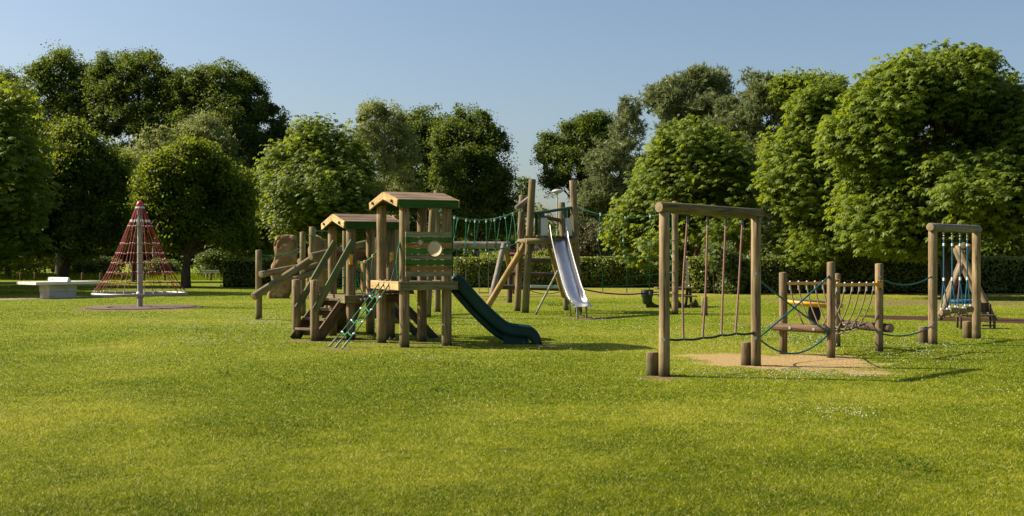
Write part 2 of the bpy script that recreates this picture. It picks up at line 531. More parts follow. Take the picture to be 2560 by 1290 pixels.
# small worn spots: pixel centre, half width and half depth in metres, soil amount
WORN = [(1650, 943, .42, .34, 1.0), (1888, 915, .45, .35, .9), (848, 874, .55, .35, 1.0), (762, 853, .55, .4, .9), (1012, 870, .25, .2, .7), (1115, 867, .2, .2, .6),
        (956, 857, .2, .2, .6), (1056, 854, .2, .2, .6), (1395, 866, .5, .3, 1.0), (1490, 797, 1.1, .7, .95), (1255, 757, 1.1, .8, .9), (1210, 745, 1.2, .8, .8), (1095, 845, .35, .3, .8),
        (2330, 861, .35, .3, .9), (2438, 846, .35, .3, .9), (2306, 858, .3, .25, .8), (2418, 845, .3, .25, .8), (2080, 893, .25, .2, .8), (2200, 878, .25, .2, .7), (1960, 885, .25, .2, .8),
        (647, 799, .25, .2, .7), (758, 791, .25, .2, .6), (1312, 781, .4, .3, .6), (1445, 778, .4, .3, .6), (1760, 790, .2, .2, .6), (1688, 786, .25, .2, .6), (690, 744, .8, .5, .5), (1690, 764, 1.8, 1.2, .9),
        (2036, 813, .8, .5, .8), (1900, 810, 2.0, .35, .9), (140, 750, 2.0, 1.3, .5), (2440, 822, .7, .4, .7), (1990, 752, 4, 3.5, .56), (2400, 757, 8, 5, .62), (1560, 733, 5, 4, .5), (1290, 735, 3, 4, .45), (1040, 858, 1.5, .9, .6), (870, 846, 1.2, .8, .55), (1885, 905, 1.0, .7, .6)]

def ground_masks(x, y):
    wob = (fbm(x, y, 1.3, 5) - 0.5) * 0.9 + (vnoise(x, y, 6.0, 9) - 0.5) * 0.35
    straw = np.clip(0.5 - (in_poly_dist(x, y, STRAW) + wob * 1.5) / 0.9, 0, 1)
    bark = np.clip(0.5 - (in_poly_dist(x, y, BARK) + wob * 0.5) / 0.4, 0, 1)
    soil = np.zeros_like(x)
    for px, py, a, b, k in WORN:
        c = G(px, py)
        d = np.hypot((x - c.x) / a, (y - c.y) / b)
        soil = np.maximum(soil, k * np.clip(1.25 - d + wob * 1.5, 0, 1))
    d = np.hypot((x - MAT.x) / 1.9, (y - MAT.y) / 2.2)
    soil = np.maximum(soil, np.clip((1.1 - d) / 0.14 + wob, 0, 1) * 0.95)
    # dry grass: broad clouds, and the parched strip before the hedge
    dry = np.clip((fbm(x, y, 0.22, 21) - 0.52) * 2.4, 0, 1) * 0.55 + np.clip((fbm(x, y, 0.9, 31) - 0.5) * 2.2, 0, 1) * 0.35
    strip = np.clip((y - 44) / 5, 0, 1) * np.clip((x + 6) / 3, 0, 1) * (0.55 + 0.6 * fbm(x, y, 0.35, 44))
    dry = np.clip(dry + strip * 0.9, 0, 1)
    return straw, soil, bark, dry

def gheight(x, y):
    return 0.03 * (fbm(x, y, 0.25, 77) - 0.5) * np.clip(y / 30, 0, 1)

# one sheet, finely divided where the playground is, running on to the horizon
gx = np.unique(np.concatenate([np.arange(-34, 34.01, 0.22), np.sign(np.linspace(-1, 1, 41)) * 34 * (900 / 34) ** np.abs(np.linspace(-1, 1, 41))]))
gy = np.unique(np.concatenate([np.arange(3, 64, 0.22), np.array([-300, -120, -50, -20, -8, -2]), 64 * (1500 / 64) ** np.linspace(0, 1, 26)]))
XX, YY = np.meshgrid(gx, gy)
flat = XX.ravel(); flay = YY.ravel()
zz = gheight(flat, flay) * (np.abs(flat) < 30) * (flay > 3)
nv = len(flat); nx = len(gx); ny = len(gy)
me = bpy.data.meshes.new("lawn")
me.vertices.add(nv)
me.vertices.foreach_set("co", np.stack([flat, flay, zz], 1).ravel())
ii, jj = np.meshgrid(np.arange(nx - 1), np.arange(ny - 1))
q = (jj * nx + ii).ravel()
quads = np.stack([q, q + 1, q + 1 + nx, q + nx], 1)
me.loops.add(quads.size); me.loops.foreach_set("vertex_index", quads.ravel())
me.polygons.add(len(quads)); me.polygons.foreach_set("loop_start", np.arange(0, quads.size, 4))
me.update(calc_edges=True)
ms = ground_masks(flat, flay)
ca = me.attributes.new("mask", 'FLOAT_COLOR', 'POINT')
ca.data.foreach_set("color", np.stack([ms[0], ms[1], ms[2], ms[3]], 1).ravel().astype(np.float32))
me.polygons.foreach_set("use_smooth", np.ones(len(quads), bool))

m, nt, n, l, b = new_mat("lawn_ground")
geo = n.new("ShaderNodeNewGeometry")
pos = geo.outputs["Position"]
at = n.new("ShaderNodeAttribute"); at.attribute_name = "mask"
sp = n.new("ShaderNodeSeparateColor"); l.new(at.outputs["Color"], sp.inputs[0])
fine = noise_node(n, l, pos, 34, 6, 0.7)
mid = noise_node(n, l, pos, 4.5, 5, 0.65)
big = noise_node(n, l, pos, 0.55, 5, 0.6)
g1 = ramp(n, [(0.30, (0.05, 0.075, 0.003)), (0.5, (0.150, 0.205, 0.006)), (0.72, (0.27, 0.29, 0.015))])
l.new(fine.outputs["Fac"], g1.inputs["Fac"])
col = mix_col(n, l, math_node(n, l, 'MULTIPLY', mid.outputs["Fac"], 0.7), g1.outputs["Color"], (0.130, 0.185, 0.005))
bm = ramp(n, [(0.40, (0, 0, 0)), (0.62, (1, 1, 1))]); l.new(big.outputs["Fac"], bm.inputs["Fac"])
col = mix_col(n, l, math_node(n, l, 'MULTIPLY', bm.outputs["Color"], 0.5), col, (0.19, 0.205, 0.012))
dryc = mix_col(n, l, fine.outputs["Fac"], (0.23, 0.185, 0.03), (0.33, 0.255, 0.07))
col = mix_col(n, l, math_node(n, l, 'MULTIPLY', at.outputs["Alpha"], 0.6), col, dryc)
edge = math_node(n, l, 'SUBTRACT', fine.outputs["Fac"], 0.5)
def broken(x):
    a = math_node(n, l, 'ADD', x, math_node(n, l, 'MULTIPLY', edge, 1.4))
    mr = n.new("ShaderNodeMapRange"); mr.inputs["From Min"].default_value = 0.38; mr.inputs["From Max"].default_value = 0.62
    l.new(a, mr.inputs["Value"]); return mr.outputs[0]
soilc = ramp(n, [(0.3, (0.085, 0.055, 0.028)), (0.5, (0.19, 0.13, 0.065)), (0.75, (0.30, 0.215, 0.12))]); l.new(fine.outputs["Fac"], soilc.inputs["Fac"])
col = mix_col(n, l, broken(sp.outputs[1]), col, soilc.outputs["Color"])
strawc = ramp(n, [(0.34, (0.16, 0.105, 0.045)), (0.5, (0.40, 0.27, 0.115)), (0.68, (0.60, 0.43, 0.205))]); l.new(fine.outputs["Fac"], strawc.inputs["Fac"])
col = mix_col(n, l, broken(sp.outputs[0]), col, strawc.outputs["Color"])
barkc = ramp(n, [(0.3, (0.025, 0.012, 0.008)), (0.55, (0.075, 0.036, 0.022)), (0.8, (0.15, 0.08, 0.05))]); l.new(fine.outputs["Fac"], barkc.inputs["Fac"])
col = mix_col(n, l, broken(sp.outputs[2]), col, barkc.outputs["Color"])
l.new(col, b.inputs["Base Color"]); b.inputs["Roughness"].default_value = 0.95; b.inputs["Specular IOR Level"].default_value = 0.1
bp = n.new("ShaderNodeBump"); bp.inputs["Strength"].default_value = 0.8; bp.inputs["Distance"].default_value = 0.03
l.new(fine.outputs["Fac"], bp.inputs["Height"]); l.new(bp.outputs[0], b.inputs["Normal"])
me.materials.append(m)
lawn = bpy.data.objects.new("lawn", me); link(lawn)
tag(lawn, kind="structure")

def raw_mesh(name, verts, k, mat, tint=None, parent=None, smooth=False):
    "mesh of separate k-gons from an (N, k, 3) array; tint one value per face"
    N = len(verts)
    me = bpy.data.meshes.new(name)
    me.vertices.add(N * k); me.vertices.foreach_set("co", np.ascontiguousarray(verts, np.float32).ravel())
    me.loops.add(N * k); me.loops.foreach_set("vertex_index", np.arange(N * k, dtype=np.int32))
    me.polygons.add(N); me.polygons.foreach_set("loop_start", np.arange(0, N * k, k, dtype=np.int32))
    if tint is not None:
        a = me.attributes.new("tint", 'FLOAT', 'POINT')
        a.data.foreach_set("value", np.repeat(tint.astype(np.float32), k))
    me.update(calc_edges=True)
    me.materials.append(mat)
    o = bpy.data.objects.new(name, me)
    return link(o, parent)

# ------------------------------------------------------------------ mown grass blades
def blade_field(name, nb, zmin, zmax, power, xspread, mat, hmul=1.0, wmin=0.0035):
    u = rng.random(nb)
    z = (zmin ** -power + u * (zmax ** -power - zmin ** -power)) ** (-1 / power)
    x = (rng.random(nb) * 2 - 1) * (z * 0.455 * xspread + 0.6)
    s, so, bk, dry = ground_masks(x, z)
    keep = rng.random(nb) > np.clip(np.maximum(np.maximum(s, so * 0.9), bk) * 1.35, 0, 0.985)
    x, z, dry = x[keep], z[keep], dry[keep]
    N = len(x)
    clump = fbm(x, z, 2.6, 60)
    h = (0.012 + 0.016 * rng.random(N) ** 1.5) * (0.75 + 0.5 * clump) * hmul * (1 - 0.25 * dry)
    tuft = np.clip((fbm(x, z, 0.6, 91) - 0.66) * 6, 0, 1)
    h *= 1 + 0.3 * tuft
    w = np.maximum(0.0028, z * 0.00038) * (0.7 + 0.6 * rng.random(N))
    th = rng.random(N) * 2 * np.pi
    lean = (0.3 + 1.7 * rng.random(N)) * h
    la = rng.random(N) * 2 * np.pi
    base = np.stack([x, z, gheight(x, z) - 0.004], 1)
    side = np.stack([np.cos(th) * w, np.sin(th) * w, np.zeros(N)], 1)
    tip = base + np.stack([np.cos(la) * lean, np.sin(la) * lean, h], 1)
    vv = np.stack([base - side, base + side, tip], 1)
    pale = np.clip(0.30 + 0.45 * (fbm(x, z, 0.22, 21) - 0.5) + 0.45 * (clump - 0.5) + 0.35 * (fbm(x, z, 7.0, 64) - 0.5) + 0.95 * (rng.random(N) - 0.5) + 0.6 * dry - 0.05 * tuft, 0, 1)
    straw = rng.random(N) < 0.06 + 0.15 * dry
    pale = np.where(straw, 1.0, pale * 0.85)
    return raw_mesh(name, vv, 3, mat, pale)

m, nt, n, l, b = new_mat("grass_blade")
at = n.new("ShaderNodeAttribute"); at.attribute_name = "tint"
gr = ramp(n, [(0.0, (0.030, 0.070, 0.002)), (0.35, (0.180, 0.238, 0.006)), (0.7, (0.375, 0.385, 0.013)), (0.88, (0.52, 0.48, 0.05)), (1.0, (0.68, 0.58, 0.20))])
l.new(at.outputs["Fac"], gr.inputs["Fac"])
l.new(gr.outputs["Color"], b.inputs["Base Color"]); b.inputs["Roughness"].default_value = 0.55; b.inputs["Specular IOR Level"].default_value = 0.12
tr = n.new("ShaderNodeBsdfTranslucent"); l.new(gr.outputs["Color"], tr.inputs["Color"])
mx = n.new("ShaderNodeMixShader"); mx.inputs[0].default_value = 0.42
l.new(b.outputs[0], mx.inputs[1]); l.new(tr.outputs[0], mx.inputs[2]); l.new(mx.outputs[0], n["Material Output"].inputs["Surface"])
M['blade'] = m
tag(blade_field("grass", 2000000, 5.6, 68, 1.1, 1.10, M['blade']), kind="stuff")

# ------------------------------------------------------------------ white clover in the lawn
def clover():
    pts = []
    # (pixel centre, half width px, half height px, how many)
    for px, py, hw, hh, k in ((560, 815, 260, 22, 800), (520, 858, 180, 14, 260), (640, 800, 90, 16, 300), (850, 865, 120, 10, 90), (1080, 905, 180, 9, 160), (2000, 938, 330, 18, 560), (1750, 905, 110, 16, 160),
                              (2010, 870, 240, 40, 420), (2250, 890, 250, 45, 420), (2150, 855, 260, 30, 320), (2470, 985, 120, 18, 130), (1210, 805, 240, 25, 220), (1560, 810, 230, 30, 160),
                              (1800, 830, 200, 25, 180), (2110, 1040, 130, 14, 70), (350, 905, 220, 14, 80), (300, 785, 260, 14, 260), (1500, 880, 300, 20, 110), (1280, 1000, 1200, 120, 60), (980, 855, 110, 12, 120)):
        for _ in range(k):
            x = px + hw * max(-1.6, min(1.6, rng.normal(0, 0.5))); y = py + hh * max(-1.6, min(1.6, rng.normal(0, 0.55)))
            if y > 740: pts.append(G(x, y))
    c = np.array([[p.x, p.y, 0] for p in pts])
    c = c[rng.random(len(c)) < np.clip(4 * (fbm(c[:, 0], c[:, 1], 1.4, 140) - 0.38), 0.06, 1)]
    s_, so_, bk_, dr_ = ground_masks(c[:, 0], c[:, 1])
    c = c[np.maximum(np.maximum(s_, so_), bk_) < 0.35]
    N = len(c)
    r = (0.0065 + 0.0055 * rng.random(N)) * np.clip(c[:, 1] / 20, 0.85, 1.35)
    c[:, 2] = 0.035 + 0.022 * rng.random(N)
    d = np.array([(1, 0, 0), (0, 1, 0), (-1, 0, 0), (0, -1, 0)], float)
    tri = []
    for k in range(4):
        a, bb = d[k], d[(k + 1) % 4]
        for zsg in (1, -1):
            o = np.array([a, bb, (0, 0, zsg)]) if zsg > 0 else np.array([bb, a, (0, 0, zsg)])
            tri.append(c[:, None, :] + o[None] * r[:, None, None])
    vv = np.concatenate(tri)
    return raw_mesh("clover_flowers", vv, 3, plain("clover_white", (0.48, 0.46, 0.34), 0.8, var=0.15))
tag(clover(), kind="stuff")

# broad-leaved weeds: low dark tufts here and there
def weeds():
    vv = []; tt = []
    for px, py in ((740, 974), (1108, 983), (2300, 1178), (560, 940)):
        c = G(px, py)
        for _ in range(16):
            a = rng.random() * 6.28; rr = rng.random() ** 0.7 * 0.17
            p = np.array([c.x + math.cos(a) * rr, c.y + math.sin(a) * rr * 0.8, 0.012 + 0.03 * rng.random()])
            a = rng.random() * 6.28; L = 0.03 + 0.035 * rng.random(); w = L * 0.28
            d = np.array([math.cos(a), math.sin(a), 0.35 + 0.5 * rng.random()]); s = np.array([-math.sin(a), math.cos(a), 0])
            vv.append([p, p + d * L * .5 + s * w, p + d * L, p + d * L * .5 - s * w]); tt.append(rng.random())
    return raw_mesh("lawn_weeds", np.array(vv), 4, leaf_mat("weed_leaf", (0.03, 0.07, 0.012), (0.07, 0.12, 0.02), (0.12, 0.2, 0.02), 0.3, .7, .08), np.array(tt))
tag(weeds(), kind="stuff")
# ------------------------------------------------------------------ the twin-roofed play tower
N0 = V((-1.93, 20.4, 0)); TH = math.radians(26)
UU = V((math.cos(TH), math.sin(TH), 0)); VV = V((-math.sin(TH), math.cos(TH), 0))
def T(u, v, z=0.0):
    return N0 + UU * u + VV * v + UP * z
tower = thing("play_tower", T(0.4, 0.6), "wooden climbing tower with two little roofs, striped panel, dark green slide and rope ladder", "play tower")

POST_R = 0.092
def roof(zr, ze, u0, u1, v0, v1):
    "gable roof with its ridge along u; zr ridge height, ze eave height"
    vm = (v0 + v1) / 2
    r = tower_part_roof = None
    slope_a = (T(0, v0, ze), T(0, vm, zr))
    mb = MB()
    nb = 5
    for sgn in (0, 1):
        va = v0 if sgn == 0 else v1
        for k in range(nb):
            t0 = k / nb + 0.004; t1 = (k + 1) / nb - 0.004
            a = T(0, va + (vm - va) * t0, ze + (zr - ze) * t0); b_ = T(0, va + (vm - va) * t1, ze + (zr - ze) * t1)
            nrm = V((b_ - a)).cross(UU).normalized()
            if nrm.z < 0: nrm = -nrm
            off = nrm * 0.012 * (1 if k % 2 else 0.6)
            pts = [a + UU * u0 + off, b_ + UU * u0 + off, b_ + UU * u1 + off, a + UU * u1 + off]
            mb.prism(pts, nrm * 0.022)
    m = axis_matrix(T(u0, vm, zr), T(u1, vm, zr), UP)
    return mb.build("roof", M['roofboard'], tower, world_m=m)

def house(u0, v0, zdeck, zr, ze, name_posts=True, posts=None, ptop=None):
    "four posts, deck frame, deck boards, roof with barge boards and eave boards"
    a, b_ = 0.82, 1.22
    for (pu, pv) in ((0, 0), (a, 0), (0, b_), (a, b_)):
        log("post", T(u0 + pu, v0 + pv, -0.05), T(u0 + pu, v0 + pv, ze - 0.03), POST_R, [M['post'], M['end']], tower)
    # deck frame: fascia boards outside the posts
    h = 0.155; e = POST_R + 0.03
    for (p, q_, wm, mat) in (((-e, -e), (a + e, -e), 0, 'fascia'), ((-e, b_ + e), (a + e, b_ + e), 0, 'fascia'), ((-e - 0.025, -e - 0.02), (-e - 0.025, b_ + e + 0.02), 1, 'board'), ((a + e + 0.025, -e - 0.02), (a + e + 0.025, b_ + e + 0.02), 1, 'fascia')):
        if u0 != 0: mat = 'fascia'
        board("deck_fascia", T(u0 + p[0], v0 + p[1], zdeck - h / 2), T(u0 + q_[0], v0 + q_[1], zdeck - h / 2), h, 0.045, UP, M[mat], tower)
    mb = MB()
    nb = 8
    for k in range(nb):
        vv_ = -0.04 + (b_ + 0.08) * (k + 0.5) / nb
        mb.box(T(u0 + a / 2, v0 + vv_, zdeck - 0.03), (a + 0.1, (b_ + 0.08) / nb - 0.012, 0.035), (UU, VV, UP))
    mb.build("deck", M['deck'], tower, world_m=axis_matrix(T(u0, v0, zdeck), T(u0 + 1, v0, zdeck), UP))
    ov = 0.16
    rf = roof(zr, ze, u0 - ov, u0 + a + ov, v0 - 0.14, v0 + b_ + 0.14)
    vm = v0 + b_ / 2
    for uu in (u0 - ov - 0.02, u0 + a + ov + 0.02):
        for va in (v0 - 0.15, v0 + b_ + 0.15):
            gb = board("gable_board", T(uu, va, ze - 0.045), T(uu, vm, zr - 0.045), 0.135, 0.03, UP, M['board'], rf)
            p = T(uu - 0.02, va + (vm - va) * 0.32, ze + (zr - ze) * 0.32 - 0.05)
            MB().tube([p - UU * 0.004, p - UU * 0.03], 0.028, 8).build("bolt", M['dark_bolt'], gb)
    for va in (v0 - 0.165, v0 + b_ + 0.165):
        board("eave_board", T(u0 - ov + 0.0, va, ze - 0.055), T(u0 + a + ov, va, ze - 0.055), 0.14, 0.03, UP, M['greenboard'], rf)

house(0.0, 0.0, 1.18, 2.79, 2.62)
HU, HV = -0.26, 2.28
house(HU, HV, 0.87, 2.46, 2.29)

# striped front panel with two round windows
pv = -POST_R - 0.02
pan = MB()
pz0, pz1 = 1.265, 2.075
cols = ['greyboard', 'orangeboard', 'panelgreen', 'greyboard', 'panelgreen', 'orangeboard', 'panelgreen', 'greyboard']
nb = len(cols)
W1, R1 = (0.53, 1.765), 0.135       # big porthole (u, z), radius
W2, R2 = (0.25, 1.88), 0.044
def strip_with_holes(zlo, zhi, u0, u1):
    "spans of a horizontal board left over round the holes, as fine columns"
    segs = []
    n = 90
    for i in range(n):
        ua = u0 + (u1 - u0) * i / n; ub = u0 + (u1 - u0) * (i + 1) / n; um = (ua + ub) / 2
        spans = [(zlo, zhi)]
        for (cu, cz), r in ((W1, R1), (W2, R2)):
            if abs(um - cu) < r:
                dz = math.sqrt(r * r - (um - cu) ** 2)
                ns = []
                for a, c in spans:
                    if cz - dz > a: ns.append((a, min(c, cz - dz)))
                    if cz + dz < c: ns.append((max(a, cz + dz), c))
                spans = [s for s in ns if s[1] - s[0] > 1e-4]
        for s in spans: segs.append((ua, ub, *s))
    # merge runs of full columns
    out = []
    for s in segs:
        if out and abs(out[-1][1] - s[0]) < 1e-9 and abs(out[-1][2] - s[2]) < 1e-9 and abs(out[-1][3] - s[3]) < 1e-9:
            out[-1] = (out[-1][0], s[1], s[2], s[3])
        else: out.append(s)
    return out
panel_root = None
for k, c in enumerate(cols):
    zl = pz0 + (pz1 - pz0) * k / nb + 0.004; zh = pz0 + (pz1 - pz0) * (k + 1) / nb - 0.004
    mb = MB(); more = []; first = mb
    full = W1[1] - R1 < zl and zh < W1[1] + R1 and max(abs(zl - W1[1]), abs(zh - W1[1])) < R1 * .98
    for ua, ub, za, zb in strip_with_holes(zl, zh, -0.025, 0.865):
        if full and ua > W1[0] and mb is first: mb = MB(); more.append(mb)
        mb.box(T((ua + ub) / 2, pv - 0.012, (za + zb) / 2), (ub - ua, 0.028, zb - za), (UU, VV, UP))
    o = first.build("panel_board", M[c], tower, world_m=axis_matrix(T(-0.03, pv, zl), T(1, pv, zl), UP))
    for mb in more: mb.build("panel_board", M[c], tower, world_m=axis_matrix(T(-0.03, pv, zl), T(1, pv, zl), UP))
    if k in (1, 6):
        for uu in (0.03, 0.82):
            p = T(uu, pv - 0.026, (zl + zh) / 2)
            MB().tube([p, p - VV * 0.014], 0.02, 8).build("bolt", M['dark_bolt'], o)
for uu in (0.0, 0.82):   # the panel's battens on the posts
    board("panel_batten", T(uu + (0.06 if uu == 0 else -0.06), pv + 0.03, pz0), T(uu + (0.06 if uu == 0 else -0.06), pv + 0.03, pz1), 0.08, 0.04, UU, M['greyboard'], tower)
m, nt, n, l, b = new_mat("sun_tinted_perspex")
b.inputs["Base Color"].default_value = (0.80, 0.72, 0.55, 1); b.inputs["Roughness"].default_value = 0.35  # cream colour stands in for sunlight and the post seen through the dome
b.inputs["Transmission Weight"].default_value = 0.45
b.inputs["IOR"].default_value = 1.08
tr = n.new("ShaderNodeBsdfTranslucent"); tr.inputs["Color"].default_value = (0.62, 0.55, 0.38, 1)
mx = n.new("ShaderNodeMixShader"); mx.inputs[0].default_value = 0.5
l.new(b.outputs[0], mx.inputs[1]); l.new(tr.outputs[0], mx.inputs[2]); l.new(mx.outputs[0], n["Material Output"].inputs["Surface"])
M['perspex'] = m
for (cu, cz), r in ((W1, R1), (W2, R2)):
    prof = [(r * 1.02, 0.0), (r * 0.98, 0.02), (r * 0.8, 0.06 * r / 0.135), (r * 0.5, 0.095 * r / 0.135), (0.001, 0.11 * r / 0.135)]
    wdw = MB().lathe(T(cu, pv - 0.012, cz), prof, 28, ax=(UU, UP, -VV)).build("porthole", M['perspex'], tower)
    ring = MB()
    ring.tube([T(cu + math.cos(a) * (r + .012), pv - 0.03, cz + math.sin(a) * (r + .012)) for a in [i * 2 * math.pi / 32 for i in range(33)]], 0.010, 6)
    ring.build("porthole_rim", M['greyboard'], wdw)

# side panel by the slide: upright dark green boards with a gap for the chute
for k, (va, vb) in enumerate(((0.02, 0.14), (1.05, 1.2))):
    MB().box(T(0.82 + POST_R + 0.03, (va + vb) / 2, 1.67), (0.03, vb - va, 0.8), (UU, VV, UP)).build("side_panel", M['greenboard'], tower, world_m=axis_matrix(T(0.9, 0, 1.2), T(0.9, 0, 2.2), UU))

# hand loops of rope on the near posts
for (pu, pvv, z0, z1, du) in ((0, 1.22, 1.42, 2.06, 0.11), (-0.02, 0.02, 1.25, 1.9, -0.1)):
    p0 = T(pu + du * 0.9, pvv - 0.02, z0); p1 = T(pu + du * 0.6, pvv - 0.04, z1)
    MB().tube(bez(p0, p0 + UU * du * 0.7 + UP * 0.2, p1 + UU * du * 0.7 - UP * 0.2, p1, 12), 0.014, 6).build("hand_loop", M['green_rope'], tower)
# yellow rope clamps on posts
for (pu, pvv, z) in ((HU - 0.02, HV - 0.02, 1.57), (HU + 0.82, HV - 0.02, 1.62)):
    mb = MB()
    c = T(pu - 0.02, pvv - POST_R - 0.015, z)
    mb.box(c, (0.07, 0.05, 0.2), (UU, VV, UP))
    mb.ball(c - VV * 0.03 + UP * 0.05, 0.035); mb.ball(c - VV * 0.03 - UP * 0.05, 0.035)
    mb.build("rope_clamp", M['yellow_plastic'], tower, bevel=0.008)

# rope bridge between the two decks: planks on ropes, two hand ropes with drops
for side_u in (0.06, 0.74):
    a = T(HU + (0.02 if side_u < .4 else 0.8), HV - 0.09, 1.57); c = T(side_u - 0.03 if side_u < .4 else 0.8, 1.22 + 0.1, 1.86)
    line = sagline(a, c, 0.17, 14)
    hr = MB().tube(line, 0.016, 6).build("hand_rope", M['green_rope'], tower)
    for i in (3, 6, 10):
        p = line[i]
        t = i / 14
        foot = T(HU * (1 - t) + (0.1 if side_u < .4 else 0.7), HV - 0.15 - t * 0.8, 0.80 + 0.22 * t)
        mid_ = p.lerp(foot, 0.5) - UU * 0.07
        MB().tube(through([p, mid_, foot], 5), 0.011, 6).build("drop_rope", M['green_rope'], hr)
        MB().box(p, (0.05, 0.045, 0.06), (UU, VV, UP)).build("rope_joint", M['yellow_plastic'], hr, bevel=0.008)
        MB().tube([foot + UP * 0.01, foot + UP * 0.07], 0.018, 6).build("ferrule", M['steel_dull'], hr)
for k in range(7):
    t = (k + 0.5) / 7
    c = T(HU * (1 - t) + 0.41, HV - 0.1 - t * 0.86, 0.79 + 0.27 * t - 0.09 * math.sin(math.pi * t))
    board("bridge_plank", c - UU * 0.36, c + UU * 0.36, 0.1, 0.045, VV, M['darklog'], tower)
# hut: pierced side board and a cross-net behind
pb = MB()
for z0, z1 in ((0.9, 1.12), (1.32, 1.5)): pb.box(T(HU + 0.56, HV + 0.92, (z0 + z1) / 2), (0.025, 0.26, z1 - z0), (UU, VV, UP))
for v_ in (0.82, 1.02): pb.box(T(HU + 0.56, HV + v_, 1.22), (0.025, 0.06, 0.2), (UU, VV, UP))
pb.build("hut_side_board", M['orangeboard'], tower, world_m=axis_matrix(T(HU, HV + 1.2, 0.9), T(HU, HV + 1.2, 1.9), UU))
board("hut_back_rail", T(HU - 0.05, HV + 1.3, 1.62), T(HU + 0.87, HV + 1.3, 1.62), 0.24, 0.03, UP, M['brownboard'], tower)
net = MB()
for k in range(4):
    a = T(HU + 0.06 + 0.22 * k, HV + 1.24, 1.5); c = T(HU + 0.0 + 0.27 * k, HV + 1.3, 0.9)
    net.tube([a, c], 0.011, 5)
for z in (1.05, 1.22, 1.38): net.tube(sagline(T(HU + 0.04, HV + 1.24, z), T(HU + 0.8, HV + 1.24, z), 0.03, 6), 0.009, 5)
net.build("back_net", M['green_rope'], tower)

# stair up to the lower deck
newel = {}
for key, (px, py, top) in (('far', (741, 846.5, 699)), ('near', (787, 852.5, 700))):
    p = G(px, py)
    h = (py - top) * p.y / FPX
    log("newel_post", p - UP * 0.05, p + UP * h, 0.088, [M['post'], M['end']], tower)
    newel[key] = (p, h)
for key, hv in (('far', HV + 1.22), ('near', HV)):
    p, h = newel[key]
    board("handrail", p + UP * 0.60 - UU * 0.02 - VV * 0.1, T(HU + 0.02, hv - 0.1, 1.93), 0.135, 0.04, UP, M['palegreen'], tower)
SF = (newel['far'][0] + newel['near'][0]) / 2
SD = (T(HU - 0.1, HV + 0.61) - SF); SD.z = 0; SLEN = SD.length; SD.normalize()
SN = V((-SD.y, SD.x, 0))
foot = SF - SD * 0.02
for s in (-0.36, 0.36):
    a = foot + SN * s - UP * 0.02; c = foot + SN * s + SD * (SLEN - 0.02) + UP * 0.80
    board("stair_stringer", a, c, 0.23, 0.045, UP, M['brownboard'], tower)
for k in range(4):
    t = (k + 0.75) / 4.3
    c = foot + SD * (SLEN * t) + UP * (0.82 * t + 0.06)
    board("stair_tread", c - SN * 0.345, c + SN * 0.345, 0.22, 0.045, SD, M['deck'], tower)
    c2 = c + SD * 0.08 - UP * 0.085
    board("stair_riser", c2 - SN * 0.335, c2 + SN * 0.335, 0.1, 0.025, UP, M['brownboard'], tower)

# boarded climbing ramp behind the hut
for k in range(6):
    u0 = HU + 0.03 + k * 0.135
    board("ramp_board", T(u0, HV + 2.35, 0.0), T(u0, HV + 1.3, 0.82), 0.128, 0.035, UU, M['brownboard'], tower)
# ladder boards and rope rungs on the hut's far side
for v_ in (-0.30, 0.62):
    board("ladder_stringer", T(HU + 0.86, HV + v_, 0.80), T(HU + 1.66, HV + v_ - 0.02, -0.02), 0.15, 0.05, UP, M['darklog'], tower)
for t in (0.25, 0.5, 0.75):
    MB().tube(sagline(T(HU + 0.86 + 0.8 * t, HV - 0.30, 0.80 * (1 - t)), T(HU + 0.86 + 0.8 * t, HV + 0.62, 0.80 * (1 - t)), 0.03, 6), 0.012, 6).build("ladder_rung", M['green_rope'], tower)

# rope ladder from the upper deck's bright side board down to the lawn
tops = [T(-0.165, v_, 1.13) for v_ in (0.90, 0.62, 0.34)]
feet = [T(-1.20, 0.62, 0.01), T(-1.17, 0.36, 0.01), T(-1.13, 0.08, 0.01)]
ladder = None
strands = []
for a, c in zip(tops, feet):
    ln = sagline(a, c, 0.03, 16); strands.append(ln)
    o = MB().tube(ln, 0.0135, 6).build("ladder_rope", M['green_rope'], tower)
    sh = MB()
    sh.tube([a + UU * 0.03 + UP * 0.07 + VV * 0.015, a + UP * 0.02 + VV * 0.03, a - UP * 0.06], 0.010, 6)
    sh.tube([a + UU * 0.03 + UP * 0.07 - VV * 0.015, a + UP * 0.02 - VV * 0.03, a - UP * 0.06], 0.010, 6)
    sh.build_split("shackle", M['dark_bolt'], o)
    MB().tube([ln[14], ln[15], ln[16]], 0.02, 6).build("ferrule", M['chain'], o)
for i in (3, 6, 9, 12):
    a, b_, c = strands[0][i], strands[1][i], strands[2][i]
    r = MB().tube(through([a, a.lerp(b_, .5) - UP * 0.045, b_, b_.lerp(c, .5) - UP * 0.045, c], 5), 0.0125, 6).build("rope_rung", M['green_rope'], tower)
    cl = MB()
    for p, q_ in ((a, b_), (c, b_)):
        cl.tube([p - (q_ - p) * 0.06, p + (q_ - p) * 0.18 - UP * 0.010], 0.016, 6)
    cl.build_split("rung_clip", M['white_plastic'], r)

